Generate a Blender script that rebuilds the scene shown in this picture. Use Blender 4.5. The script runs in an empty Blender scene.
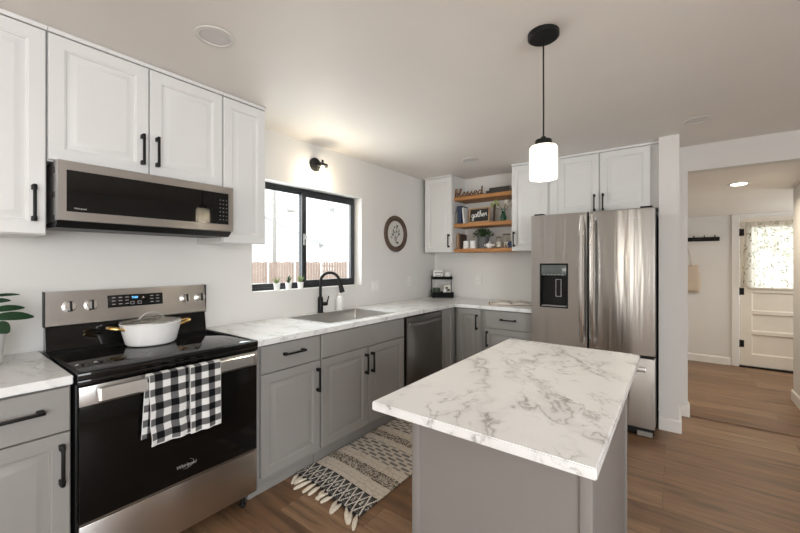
import bpy, bmesh, math, random
from mathutils import Matrix, Vector, noise as mnoise

random.seed(7)
SC = bpy.context.scene
COL = SC.collection
PI = math.pi

# ------------------------------------------------------------------ camera, world, light, exposure
cam = bpy.data.cameras.new('camera')
cam.sensor_width = 36.0
cam.lens = 367.2 / 800 * 36
cam.shift_y = -0.0051
cam.clip_start = 0.05
cam_o = bpy.data.objects.new('camera', cam)
COL.objects.link(cam_o)
cam_o.location = (2.4975, -4.0872, 1.3505)
cam_o.rotation_euler = (PI / 2, 0, 0.6433)
SC.camera = cam_o

world = bpy.data.worlds.new('world')
SC.world = world
world.use_nodes = True
bg = world.node_tree.nodes['Background']
bg.inputs[0].default_value = (0.93, 0.97, 1.0, 1)
bg.inputs[1].default_value = 3.2

def area(name, loc, rot, sx, sy, power, color):
    l = bpy.data.lights.new(name, 'AREA')
    l.shape = 'RECTANGLE'; l.size = sx; l.size_y = sy
    l.energy = power; l.color = color
    o = bpy.data.objects.new(name, l)
    COL.objects.link(o)
    o.location = loc; o.rotation_euler = rot
    return o

# added area lights at the window openings; only the kitchen window is in view
area('fill_rear', (2.35, -6.86, 1.45), (PI / 2, 0, 0), 1.0, 1.5, 20, (1.0, 0.90, 0.75))  # added warm fill, placed for the back wall and the fridge reflection
area('fill_right', (5.26, -5.4, 1.45), (PI / 2, 0, PI / 2), 2.5, 1.5, 114, (0.93, 0.968, 1.0))  # added cool fill from out of view, for the range-side cabinets
area('fill_hall', (4.62, 1.75, 1.4), (PI / 2, 0, PI / 2), .9, 1.0, 9, (1.0, 0.95, 0.87))  # added fill to brighten the hall from its hidden end
area('daylight_kitchen', (-0.13, -1.97, 1.56), (PI / 2, 0, -PI / 2), 1.05, 0.75, 12, (0.93, 0.97, 1.0))

vs = SC.view_settings
vs.view_transform = 'Standard'
vs.look = 'None'
vs.exposure = -0.05
vs.gamma = 1.0
vs.use_curve_mapping = False

# ------------------------------------------------------------------ materials
class G:
    """a small node-graph writer"""
    def __init__(self, name):
        m = bpy.data.materials.new(name)
        m.use_nodes = True
        self.m = m; self.nt = m.node_tree
        self.b = self.nt.nodes['Principled BSDF']
        self.out = self.nt.nodes['Material Output']
    def n(self, t, **kw):
        x = self.nt.nodes.new(t)
        for k, v in kw.items(): setattr(x, k, v)
        return x
    def l(self, a, b): self.nt.links.new(a, b)
    def put(self, sock, v):
        if hasattr(v, 'is_output'): self.l(v, sock)
        else:
            if isinstance(v, tuple) and len(v) == 3 and sock.type == 'RGBA': v = (*v, 1)
            sock.default_value = v
    def math(self, op, a, b=0.0, clamp=False):
        x = self.n('ShaderNodeMath', operation=op); x.use_clamp = clamp
        self.put(x.inputs[0], a); self.put(x.inputs[1], b)
        return x.outputs[0]
    def mix(self, f, a, b, blend='MIX'):
        x = self.n('ShaderNodeMix', data_type='RGBA', blend_type=blend)
        self.put(x.inputs[0], f); self.put(x.inputs[6], a); self.put(x.inputs[7], b)
        return x.outputs[2]
    def coord(self, scale=(1, 1, 1), rot=(0, 0, 0), loc=(0, 0, 0), out='Object'):
        t = self.n('ShaderNodeTexCoord'); mp = self.n('ShaderNodeMapping')
        mp.inputs['Scale'].default_value = scale; mp.inputs['Rotation'].default_value = rot
        mp.inputs['Location'].default_value = loc
        self.l(t.outputs[out], mp.inputs[0])
        return mp.outputs[0]
    def noise(self, vec, scale=5, detail=3, rough=.5, dist=0.0, color=False):
        x = self.n('ShaderNodeTexNoise')
        x.inputs['Scale'].default_value = scale; x.inputs['Detail'].default_value = detail
        x.inputs['Roughness'].default_value = rough; x.inputs['Distortion'].default_value = dist
        self.l(vec, x.inputs['Vector'])
        return x.outputs['Color' if color else 'Fac']
    def ramp(self, f, stops):
        x = self.n('ShaderNodeValToRGB')
        e = x.color_ramp.elements
        while len(e) < len(stops): e.new(0.5)
        for k, (p, c) in enumerate(stops):
            e[k].position = p
            e[k].color = (c, c, c, 1) if isinstance(c, (int, float)) else (*c, 1)
        self.l(f, x.inputs[0])
        return x.outputs[0]
    def bump(self, h, strength=.1, dist=.002):
        x = self.n('ShaderNodeBump')
        x.inputs['Strength'].default_value = strength; x.inputs['Distance'].default_value = dist
        self.l(h, x.inputs['Height'])
        self.l(x.outputs[0], self.b.inputs['Normal'])
    def set(self, **kw):
        for k, v in kw.items(): self.put(self.b.inputs[k.replace('_', ' ')], v)
        return self

def paint(name, c, rough=.5, var=.03, scale=6, bump=0.0, bscale=60, metal=0.0, coat=0.0, spec=.5):
    g = G(name)
    v = g.coord()
    nz = g.noise(v, scale, 3)
    f = g.ramp(nz, [(.3, 0), (.7, 1)])
    lo = tuple(x * (1 - var) for x in c); hi = tuple(min(1, x * (1 + var)) for x in c)
    g.set(Base_Color=g.mix(f, lo, hi), Roughness=rough, Metallic=metal)
    g.b.inputs['Specular IOR Level'].default_value = spec
    if coat: g.b.inputs['Coat Weight'].default_value = coat
    if bump: g.bump(g.noise(v, bscale, 2), bump, .002)
    return g.m

def steel(name, c=(.62, .60, .58), rough=.28, aniso=.75, stretch=(1.2, 1.2, 260), var=.015, wave=0.0):
    g = G(name)
    v = g.coord(scale=stretch)
    nz = g.noise(v, 6, 2)
    f = g.ramp(nz, [(.3, 0), (.7, 1)])
    g.set(Base_Color=g.mix(f, tuple(x * (1 - var * .4) for x in c), tuple(min(1, x * (1 + var * .4)) for x in c)),
          Roughness=g.math('ADD', g.math('MULTIPLY', nz, var), rough - var / 2), Metallic=1.0)
    if aniso:
        t = g.n('ShaderNodeTangent', direction_type='RADIAL', axis='Z')
        g.l(t.outputs[0], g.b.inputs['Tangent'])
        g.b.inputs['Anisotropic'].default_value = aniso
        g.b.inputs['Anisotropic Rotation'].default_value = .25
    if wave:   # the gentle waviness of sheet metal, running up the doors
        g.bump(g.noise(g.coord(scale=(7, 7, .35)), 2.2, 2), wave, .02)
    return g.m

def marble(name, amount=1.0, rot=0.44, scale=1.0):
    """white laminate with long thin grey veins running in loose diagonal bundles"""
    g = G(name)
    v0 = g.coord(rot=(0, 0, rot))
    def warp(v, sc, amt, det):
        w = g.noise(v, sc, det, .55, color=True)
        x = g.n('ShaderNodeVectorMath', operation='MULTIPLY_ADD')
        g.l(w, x.inputs[0]); x.inputs[1].default_value = (amt, amt, amt); g.l(v, x.inputs[2])
        return x.outputs[0]
    def squeeze(v, sx, sy):
        mp = g.n('ShaderNodeMapping'); mp.inputs['Scale'].default_value = (sx, sy, 1); g.l(v, mp.inputs[0])
        return mp.outputs[0]
    w1 = warp(warp(v0, 2.2 * scale, .22, 3), 13 * scale, .06, 6)
    def vein(v, sc, core, halo, det=3):
        a = g.math('ABSOLUTE', g.math('SUBTRACT', g.noise(v, sc * scale, det, .5), .5))
        return g.math('ADD', g.math('MULTIPLY', g.ramp(a, [(0, 1), (core, 0)]), .62), g.math('MULTIPLY', g.ramp(a, [(0, 1), (halo, 0)]), .30), clamp=True)
    va = vein(squeeze(w1, 1.0, .36), 3.0, .013, .060, 5)
    vb = vein(squeeze(w1, 1.0, .55), 7.5, .016, .05, 5)
    ma = g.ramp(g.noise(squeeze(v0, 1, .5), 3.4 * scale, 3), [(.42, 0), (.56, 1)])
    mb = g.ramp(g.noise(squeeze(v0, 1, .6), 5.0 * scale, 3), [(.46, 0), (.58, 1)])
    f = g.math('MULTIPLY', g.math('ADD', g.math('MULTIPLY', va, ma), g.math('MULTIPLY', g.math('MULTIPLY', vb, mb), .8), clamp=True), amount)
    cloud = g.ramp(g.noise(w1, 2.6 * scale, 3), [(.50, 0), (.80, .30 * amount)])
    base = g.mix(cloud, (.84, .845, .845), (.64, .645, .65))
    g.set(Base_Color=g.mix(f, base, (.24, .232, .222)), Roughness=.24)
    return g.m

def wood(name, c1, c2, rough=.5, stretch=(1, 14, 14), scale=3.0):
    g = G(name)
    v = g.coord(scale=stretch)
    nz = g.noise(v, scale, 5, .6, .6)
    f = g.ramp(nz, [(.3, 0), (.7, 1)])
    g.set(Base_Color=g.mix(f, c1, c2), Roughness=rough)
    g.bump(nz, .12, .001)
    return g.m

def planks(name):
    g = G(name)
    v = g.coord()
    br = g.n('ShaderNodeTexBrick')
    br.offset = .37; br.offset_frequency = 2; br.squash = 1.0
    br.inputs['Scale'].default_value = 1.0
    br.inputs['Brick Width'].default_value = 1.22
    br.inputs['Row Height'].default_value = .18
    br.inputs['Mortar Size'].default_value = .0012
    br.inputs['Mortar Smooth'].default_value = .3
    br.inputs['Bias'].default_value = 0.0
    br.inputs['Color1'].default_value = (0, 0, 0, 1); br.inputs['Color2'].default_value = (1, 1, 1, 1)
    br.inputs['Mortar'].default_value = (.5, .5, .5, 1)
    g.l(v, br.inputs['Vector'])
    sep = br.outputs['Color']
    tone = g.ramp(sep, [(0, (.185, .100, .052)), (.35, (.228, .129, .069)), (.7, (.262, .154, .086)), (1, (.335, .206, .118))])
    # grain: long streaks along the board, shifted from board to board
    off = g.n('ShaderNodeVectorMath', operation='MULTIPLY_ADD')
    g.l(sep, off.inputs[0]); off.inputs[1].default_value = (7, 3, 0); g.l(v, off.inputs[2])
    mp = g.n('ShaderNodeMapping'); mp.inputs['Scale'].default_value = (.8, 8, 1); g.l(off.outputs[0], mp.inputs[0])
    g1 = g.noise(mp.outputs[0], 2.4, 6, .62, .5)
    gr = g.ramp(g1, [(.34, .55), (.45, .88), (.55, 1.06), (.68, 1.28)])
    mp2 = g.n('ShaderNodeMapping'); mp2.inputs['Scale'].default_value = (3, 60, 1); g.l(off.outputs[0], mp2.inputs[0])
    g2 = g.ramp(g.noise(mp2.outputs[0], 3, 3), [(.3, .90), (.7, 1.07)])
    c = g.mix(1.0, g.mix(1.0, tone, gr, 'MULTIPLY'), g2, 'MULTIPLY')
    c = g.mix(br.outputs['Fac'], c, (.10, .065, .042))
    g.set(Base_Color=c, Roughness=g.ramp(g1, [(.2, .36), (.8, .50)]))
    g.bump(g.math('SUBTRACT', g1, br.outputs['Fac']), .10, .002)
    return g.m

def vcol(name, rough=.9, bump=0.0, bscale=400, sheen=0.0, translucent=0.0):
    g = G(name)
    a = g.n('ShaderNodeVertexColor', layer_name='Col'); g.b.inputs['Specular IOR Level'].default_value = .12
    nz = g.noise(g.coord(), bscale, 2)
    c = g.mix(1.0, a.outputs[0], g.ramp(nz, [(.3, .92), (.7, 1.05)]), 'MULTIPLY')
    g.set(Base_Color=c, Roughness=rough)
    if bump: g.bump(nz, bump, .002)
    if translucent:
        t = g.n('ShaderNodeBsdfTranslucent'); g.l(c, t.inputs[0])
        mx = g.n('ShaderNodeMixShader'); mx.inputs[0].default_value = translucent
        g.l(g.b.outputs[0], mx.inputs[1]); g.l(t.outputs[0], mx.inputs[2])
        tp = g.n('ShaderNodeBsdfTransparent'); g.l(c, tp.inputs[0])
        m2 = g.n('ShaderNodeMixShader'); m2.inputs[0].default_value = .22
        g.l(mx.outputs[0], m2.inputs[1]); g.l(tp.outputs[0], m2.inputs[2])
        g.l(m2.outputs[0], g.out.inputs[0])
    return g.m

def glass_pane(name, tint=(1, 1, 1), reflect=.06):
    g = G(name)
    t = g.n('ShaderNodeBsdfTransparent'); t.inputs[0].default_value = (*tint, 1)
    gl = g.n('ShaderNodeBsdfGlossy'); gl.inputs['Roughness'].default_value = .02
    lw = g.n('ShaderNodeLayerWeight'); lw.inputs['Blend'].default_value = .5
    fr = g.math('ADD', g.math('MULTIPLY', g.math('POWER', lw.outputs['Facing'], 5.0), .8), .04)
    mx = g.n('ShaderNodeMixShader')
    g.l(fr, mx.inputs[0]); g.l(t.outputs[0], mx.inputs[1]); g.l(gl.outputs[0], mx.inputs[2])
    g.l(mx.outputs[0], g.out.inputs[0])
    return g.m

def glow(name, c, strength, base=(.9, .9, .9), translucent=0.0):
    g = G(name)
    g.set(Base_Color=base, Roughness=.4, Emission_Color=c, Emission_Strength=strength)
    if translucent:
        t = g.n('ShaderNodeBsdfTranslucent'); t.inputs[0].default_value = (*base, 1)
        mx = g.n('ShaderNodeMixShader'); mx.inputs[0].default_value = translucent
        g.l(g.b.outputs[0], mx.inputs[1]); g.l(t.outputs[0], mx.inputs[2])
        g.l(mx.outputs[0], g.out.inputs[0])
    return g.m

M = {}
M['wall'] = paint('wall_paint', (.755, .742, .72), .75, .01, 3, .05, 90)
M['ceiling'] = paint('ceiling_paint', (.84, .805, .765), .6, .02, 2, .25, 9)
M['trim'] = paint('trim_paint', (.82, .80, .77), .4, .01)
M['door_paint'] = paint('cream_door_paint', (.82, .765, .68), .4, .015)
M['white_cab'] = paint('white_cabinet_paint', (.745, .742, .735), .38, .01)
M['grey_cab'] = paint('grey_cabinet_paint', (.29, .282, .27), .42, .02)
M['isl_grey'] = paint('island_grey_paint', (.245, .228, .216), .45, .02)
M['black'] = paint('matte_black_metal', (.009, .009, .0095), .42, .05, spec=.22)
M['black_frame'] = paint('black_window_vinyl', (.02, .022, .026), .4, .05)
M['black_plastic'] = paint('black_plastic', (.010, .010, .010), .45, .05, spec=.25)
M['black_glass'] = paint('black_glass', (.004, .004, .004), .03, .05, spec=.45)
M['panel_glass'] = paint('grey_green_panel_glass', (.10, .115, .11), .08, .05)
M['rack_black'] = paint('rack_black', (.006, .006, .006), .6, .05, spec=.1)
M['oven_glass'] = paint('oven_door_glass', (.004, .0038, .0036), .10, .05, spec=.22)
M['steel'] = steel('brushed_stainless', (.56, .548, .535))
M['fridge_steel'] = steel('fridge_stainless', (.53, .52, .505), .28, .9, wave=.28)
M['mw_steel'] = steel('microwave_stainless', (.58, .568, .555), .3, .6)
M['dw_steel'] = steel('dishwasher_dark_stainless', (.22, .21, .20), .32, .6)
M['dw_handle'] = steel('dishwasher_handle', (.33, .32, .31), .3, .6)
M['sink_steel'] = steel('sink_stainless', (.50, .49, .47), .34, 0.0, (40, 1, 1))
M['chrome'] = paint('polished_chrome', (.75, .75, .75), .12, .02, metal=1)
M['knob_metal'] = paint('knob_metal', (.82, .81, .79), .2, .02, metal=1)
M['marble'] = marble('marble_counter_laminate', .55, 1.2, 1.3)
M['isl_marble'] = marble('marble_island_laminate', .80, -.44, 1.5)
M['floor'] = planks('oak_plank_floor')
M['shelf'] = wood('honey_oak_shelf', (.31, .125, .035), (.50, .235, .075), .5)
M['brown_wood'] = wood('brown_wood', (.065, .040, .028), (.11, .070, .047), .55, (4, 4, 4), 6)
M['board'] = wood('board_wood', (.30, .17, .085), (.42, .26, .14), .5, (14, 14, 1))
M['frame_wood'] = wood('frame_wood', (.36, .22, .12), (.48, .32, .19), .55, (8, 8, 2))
M['ceramic'] = paint('white_ceramic', (.86, .855, .84), .25, .01)
M['enamel'] = paint('white_enamel', (.87, .86, .85), .3, .01)
M['gold'] = paint('brushed_gold', (.72, .46, .16), .28, .04, metal=1)
M['grey_pot'] = paint('grey_stoneware', (.12, .12, .12), .6, .1)
M['leaf'] = paint('leaf_green', (.011, .046, .017), .35, .25, 20)
M['leaf_bright'] = paint('leaf_bright_green', (.16, .24, .07), .5, .3, 20)
M['leaf_dark'] = paint('leaf_dark_green', (.035, .075, .025), .5, .4, 20)
M['petal_green'] = paint('petal_green', (.50, .58, .20), .6, .15, 30)
M['petal_white'] = paint('petal_white', (.78, .77, .68), .6, .05, 30)
M['stem'] = paint('stem_brown', (.12, .08, .045), .6, .1)
M['soil'] = paint('soil', (.03, .02, .014), .95, .3, 60, .6)
M['plate_white'] = paint('switch_plate_plastic', (.82, .80, .77), .35, .01)
M['slot'] = paint('outlet_slot', (.25, .24, .22), .5, .02)
M['clear'] = glass_pane('clear_glass', (.97, .98, .97))
M['jar_glass'] = glass_pane('jar_glass', (.96, .96, .94))
M['green_glass'] = glass_pane('green_glass', (.45, .70, .58))
M['paper'] = paint('paper', (.74, .70, .63), .8, .05, 30)
M['paper_brown'] = paint('tan_paper', (.30, .20, .13), .8, .12, 25)
M['chalk'] = paint('black_sign_board', (.02, .018, .017), .7, .1)
M['script_white'] = paint('white_script_paint', (.85, .85, .83), .6, .02)
M['script_brown'] = wood('cut_word_wood', (.11, .05, .022), (.21, .105, .05), .5, (5, 5, 5), 6)
M['pendant'] = glow('frosted_pendant_glass', (1, .95, .86), 0.9, (.95, .94, .92), .55)
M['bulb'] = glow('warm_bulb', (1, .82, .55), 25)
M['led'] = glow('led_lens', (1, .95, .85), 6)
M['ring'] = paint('light_trim_paint', (.72, .70, .67), .4, .01)
M['lens_off'] = paint('unlit_light_lens', (.68, .67, .66), .35, .01)
M['display'] = glow('blue_display', (.15, .55, 1.0), 2.5, (.01, .02, .05))
M['mark'] = paint('grey_panel_marking', (.42, .42, .42), .5, .02)
M['badge'] = paint('badge_metal', (.62, .62, .62), .3, .02, metal=.6)
M['canvas'] = paint('cotton_canvas', (.60, .50, .40), .9, .06, 60, .3, 300)
M['towel'] = vcol('buffalo_check_cotton', .92, .25, 500)
M['rug'] = vcol('woven_rug_yarn', .95, .5, 260)
M['curtain'] = vcol('floral_curtain_cotton', .9, 0, 300, 0, .7)
M['plaque'] = vcol('printed_plaque', .6)
M['tassel'] = paint('cream_yarn', (.72, .65, .54), .95, .12, 90, .5, 200)
M['ground'] = paint('pale_gravel', (.62, .60, .57), .95, .06, 3)
M['fence'] = wood('weathered_fence', (.30, .215, .18), (.40, .30, .25), .85, (1, 1, .15), 5)
M['post'] = paint('fence_post_paint', (.70, .66, .62), .8, .04)
M['siding'] = paint('white_siding', (.80, .80, .80), .8, .03, 2)
M['roof'] = paint('grey_shingle', (.60, .60, .61), .9, .1, 8)
M['pole'] = paint('weathered_pole', (.36, .34, .32), .9, .08)
M['foliage'] = paint('outdoor_foliage', (.22, .30, .12), .8, .4, 6)

# ------------------------------------------------------------------ geometry helpers
def new_bm(): return bmesh.new()

def link(name, bm, mat, parent=None, smooth=True, angle=35):
    me = bpy.data.meshes.new(name)
    bmesh.ops.recalc_face_normals(bm, faces=bm.faces)
    bm.to_mesh(me); bm.free()
    if smooth:
        me.polygons.foreach_set('use_smooth', [True] * len(me.polygons))
        me.set_sharp_from_angle(angle=math.radians(angle))
    if mat is not None: me.materials.append(mat)
    o = bpy.data.objects.new(name, me)
    COL.objects.link(o)
    if parent is not None: o.parent = parent
    return o

def tag(o, label=None, cat=None, group=None, kind=None):
    if label: o['label'] = label
    if cat: o['category'] = cat
    if group: o['group'] = group
    if kind: o['kind'] = kind
    return o

def thing(name, label, cat, loc=(0, 0, 0), rz=0.0, group=None):
    o = bpy.data.objects.new(name, None)
    o.empty_display_size = .05
    COL.objects.link(o)
    o.location = loc; o.rotation_euler = (0, 0, rz)
    return tag(o, label, cat, group)

def copy_tree(o, parent=None):
    c = o.copy(); COL.objects.link(c)
    c.parent = parent
    for ch in list(o.children): copy_tree(ch, c)
    return c

def box(bm, x0, x1, y0, y1, z0, z1, bev=0.0, seg=2):
    vs_ = [bm.verts.new((x, y, z)) for z in (z0, z1) for y in (y0, y1) for x in (x0, x1)]
    idx = [(0, 2, 3, 1), (4, 5, 7, 6), (0, 1, 5, 4), (2, 6, 7, 3), (0, 4, 6, 2), (1, 3, 7, 5)]
    fs = [bm.faces.new([vs_[i] for i in f]) for f in idx]
    if bev > 0:
        es = list({e for f in fs for e in f.edges})
        bmesh.ops.bevel(bm, geom=es, offset=bev, segments=seg, affect='EDGES', profile=.5)
    return bm

def bx(*a, **k): return box(new_bm(), *a, **k)

def rings_solid(bm, rings, close_start=True, close_end=True):
    """rings: lists of points, equal length; skinned into a closed surface"""
    vr = [[bm.verts.new(p) for p in r] for r in rings]
    n = len(vr[0])
    for a, b in zip(vr, vr[1:]):
        for i in range(n):
            j = (i + 1) % n
            bm.faces.new((a[i], a[j], b[j], b[i]))
    if close_start: bm.faces.new(list(reversed(vr[0])))
    if close_end: bm.faces.new(vr[-1])
    return bm

def panel(bm, x0, x1, z0, z1, yf, t, prof):
    """a door or drawer front facing -y: prof is a list of (inset, depth behind the face)"""
    rs = [[(x0, yf + t, z0), (x1, yf + t, z0), (x1, yf + t, z1), (x0, yf + t, z1)]]
    for i, d in prof:
        rs.append([(x0 + i, yf + d, z0 + i), (x1 - i, yf + d, z0 + i), (x1 - i, yf + d, z1 - i), (x0 + i, yf + d, z1 - i)])
    return rings_solid(bm, rs)

RAISED = [(0, .0035), (.0035, 0), (.052, 0), (.054, .0025), (.058, .0035), (.061, .010), (.066, .010), (.088, .003), (.094, .001), (.098, .001)]
SLAB = [(0, .004), (.004, 0)]
FLATP = [(0, .002), (.002, 0)]

def cells(bm, us, vs_, keep, w0, w1, f):
    """a slab made of grid cells (those in keep), extruded from w0 to w1; f maps (u,v,w) to xyz"""
    V = {}
    def vert(i, j, w):
        k = (i, j, w)
        if k not in V: V[k] = bm.verts.new(f(us[i], vs_[j], w))
        return V[k]
    for (i, j) in keep:
        for w in (w0, w1):
            bm.faces.new([vert(i, j, w), vert(i + 1, j, w), vert(i + 1, j + 1, w), vert(i, j + 1, w)])
        for di, dj, a, b in ((-1, 0, (i, j), (i, j + 1)), (1, 0, (i + 1, j), (i + 1, j + 1)), (0, -1, (i, j), (i + 1, j)), (0, 1, (i, j + 1), (i + 1, j + 1))):
            if (i + di, j + dj) not in keep:
                bm.faces.new([vert(*a, w0), vert(*b, w0), vert(*b, w1), vert(*a, w1)])
    return bm

def circle(n, r, z, cx=0, cy=0, ry=None, ph=0):
    ry = r if ry is None else ry
    return [(cx + r * math.cos(2 * PI * k / n + ph), cy + ry * math.sin(2 * PI * k / n + ph), z) for k in range(n)]

def lathe(bm, prof, n=32, cx=0, cy=0, sy=1.0, flute=0, famp=0.0, cap=True):
    rs = []
    for r, z in prof:
        ring = []
        for k in range(n):
            a = 2 * PI * k / n
            rr = r * (1 + (famp * math.cos(flute * a) if flute else 0))
            ring.append((cx + rr * math.cos(a), cy + rr * sy * math.sin(a), z))
        rs.append(ring)
    return rings_solid(bm, rs, cap, cap)

def tube(bm, pts, r, n=8, caps=True, flat=1.0):
    pts = [Vector(p) for p in pts]
    rad = r if isinstance(r, (list, tuple)) else [r] * len(pts)
    t0 = (pts[1] - pts[0]).normalized()
    up = Vector((0, 0, 1)) if abs(t0.z) < .9 else Vector((1, 0, 0))
    nrm = (up - t0 * up.dot(t0)).normalized()
    rs = []
    for i, p in enumerate(pts):
        t = (pts[min(i + 1, len(pts) - 1)] - pts[max(i - 1, 0)]).normalized()
        nrm = (nrm - t * nrm.dot(t)).normalized()
        b = t.cross(nrm)
        rs.append([p + nrm * (rad[i] * math.cos(2 * PI * k / n)) + b * (rad[i] * flat * math.sin(2 * PI * k / n)) for k in range(n)])
    return rings_solid(bm, rs, caps, caps)

def catmull(pts, per=6):
    P = [Vector(p) for p in pts]
    P = [P[0] * 2 - P[1]] + P + [P[-1] * 2 - P[-2]]
    out = []
    for i in range(1, len(P) - 2):
        a, b, c, d = P[i - 1], P[i], P[i + 1], P[i + 2]
        for k in range(per):
            t = k / per
            out.append(.5 * ((2 * b) + (c - a) * t + (2 * a - 5 * b + 4 * c - d) * t * t + (3 * b - a - 3 * c + d) * t ** 3))
    out.append(P[-2])
    return out

def xform(bm, mat):
    bmesh.ops.transform(bm, matrix=mat, verts=bm.verts)
    return bm

def leaf_blade(bm, base, tip, width, bend=.02, up=(0, 0, 1), nseg=8, fold=.12):
    base = Vector(base); tip = Vector(tip); up = Vector(up)
    d = tip - base; L = d.length; d.normalize()
    side = d.cross(up)
    if side.length < 1e-3: side = d.cross(Vector((1, 0, 0)))
    side.normalize(); nrm = side.cross(d).normalized()
    rows = []
    for i in range(nseg + 1):
        t = i / nseg
        w = width * math.sin(PI * min(1, t * .93 + .04)) ** .8 * (0.75 + .5 * t)
        c = base + d * (L * t) + nrm * (bend * math.sin(PI * t) - bend * .8 * t * t)
        rows.append([c - side * w + nrm * w * fold, c, c + side * w + nrm * w * fold])
    th = nrm * .0012
    top = [[bm.verts.new(p + th) for p in r] for r in rows]
    bot = [[bm.verts.new(p - th) for p in r] for r in rows]
    for a, flip in ((top, False), (bot, True)):
        for i in range(nseg):
            for j in range(2):
                q = [a[i][j], a[i][j + 1], a[i + 1][j + 1], a[i + 1][j]]
                bm.faces.new(q if not flip else q[::-1])
    for i in range(nseg):
        for j in (0, 2):
            bm.faces.new([top[i][j], top[i + 1][j], bot[i + 1][j], bot[i][j]])
    return bm

def text_mesh(s, size, extrude=.0006, shear=0.0):
    """lettering as a mesh in the xz plane, facing -y, centred on the origin"""
    cu = bpy.data.curves.new('lettering', 'FONT')
    cu.body = s; cu.size = size; cu.extrude = extrude; cu.shear = shear
    cu.align_x = 'CENTER'; cu.align_y = 'CENTER'; cu.resolution_u = 3
    o = bpy.data.objects.new('lettering', cu); COL.objects.link(o)
    bpy.context.view_layer.update()
    dg = bpy.context.evaluated_depsgraph_get()
    me = bpy.data.meshes.new_from_object(o.evaluated_get(dg))
    bpy.data.objects.remove(o); bpy.data.curves.remove(cu)
    me.transform(Matrix.Rotation(PI / 2, 4, 'X'))
    return me

def lettering(name, s, size, mat, parent, loc, rz=0, shear=0.0, extrude=.0006):
    me = text_mesh(s, size, extrude, shear)
    me.materials.clear(); me.materials.append(mat)
    o = bpy.data.objects.new(name, me); COL.objects.link(o)
    o.parent = parent; o.location = loc; o.rotation_euler = (0, 0, rz)
    return o

SCRIPT = {
 'g': (1.0, [[(.7, .85), (.35, 1), (.02, .5), (.3, 0), (.65, .4), (.76, 1), (.7, -.6), (.4, -1), (.12, -.7), (.7, 0), (1, .3)]]),
 'a': (1.0, [[(.7, .85), (.35, 1), (.02, .5), (.3, 0), (.65, .5), (.76, 1), (.75, .12), (1, .25)]]),
 't': (.75, [[(0, .25), (.32, 1.8), (.25, .25), (.48, 0), (.75, .25)], [(.0, 1.2), (.65, 1.3)]]),
 'h': (.9, [[(0, .25), (.42, 1.6), (.3, 2), (.14, 1.6), (.1, 0), (.22, .7), (.5, 1), (.66, .6), (.62, .1), (.9, .25)]]),
 'e': (.85, [[(0, .3), (.6, .6), (.45, 1), (.14, .75), (.16, .2), (.45, 0), (.85, .3)]]),
 'r': (.75, [[(0, .25), (.2, 1.05), (.35, .85), (.58, .95), (.52, .25), (.75, .15)]]),
 'b': (.9, [[(0, .25), (.42, 1.6), (.3, 2), (.12, 1.5), (.12, .1), (.45, 0), (.66, .45), (.45, .9), (.9, .75)]]),
 'l': (.6, [[(0, .3), (.42, 1.6), (.3, 2), (.14, 1.5), (.18, .15), (.6, .25)]]),
 's': (.75, [[(0, .25), (.35, 1.05), (.32, .7), (.55, .35), (.35, 0), (.1, .08)], [(.45, .05), (.75, .25)]]),
 'd': (1.0, [[(.7, .85), (.35, 1), (.02, .5), (.3, 0), (.65, .5), (.85, 2), (.76, .12), (1, .25)]]),
}
def script_word(bm, word, width, r, flat=1.0):
    tot = sum(SCRIPT[c][0] for c in word); k = width / tot; x = -tot / 2
    for c in word:
        adv, strokes = SCRIPT[c]
        for s in strokes:
            pts = catmull([((x + p[0]) * k, 0, p[1] * k) for p in s], 5)
            tube(bm, pts, r, 6, True, flat)
        x += adv
    return bm

def grid_sheet(name, nu, nv, pos, col, mat, parent=None, thick=0.0, smooth=True):
    me = bpy.data.meshes.new(name)
    verts = [pos(i / nu, j / nv) for j in range(nv + 1) for i in range(nu + 1)]
    W = nu + 1
    faces = [(j * W + i, j * W + i + 1, (j + 1) * W + i + 1, (j + 1) * W + i) for j in range(nv) for i in range(nu)]
    me.from_pydata(verts, [], faces)
    ca = me.color_attributes.new('Col', 'FLOAT_COLOR', 'POINT')
    buf = []
    for j in range(nv + 1):
        for i in range(nu + 1):
            c = col(i / nu, j / nv); buf += [c[0], c[1], c[2], 1.0]
    ca.data.foreach_set('color', buf)
    if smooth: me.polygons.foreach_set('use_smooth', [True] * len(me.polygons))
    me.materials.append(mat)
    o = bpy.data.objects.new(name, me); COL.objects.link(o)
    if parent is not None: o.parent = parent
    if thick:
        md = o.modifiers.new('thickness', 'SOLIDIFY'); md.thickness = thick; md.offset = 0
    return o

# ------------------------------------------------------------------ the setting
H = 2.368
def structure(name, bm, mat, label, cat, smooth=False):
    o = link(name, bm, mat, None, smooth)
    return tag(o, label, cat, None, 'structure')

structure('floor', bx(-.16, 5.4, -7.0, 2.5, -.1, 0), M['floor'], 'brown oak plank floor running through kitchen and hall', 'floor')
structure('ceiling', bx(-.16, 5.4, -7.0, .12, H, H + .1), M['ceiling'], 'off-white painted kitchen ceiling', 'ceiling')
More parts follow.
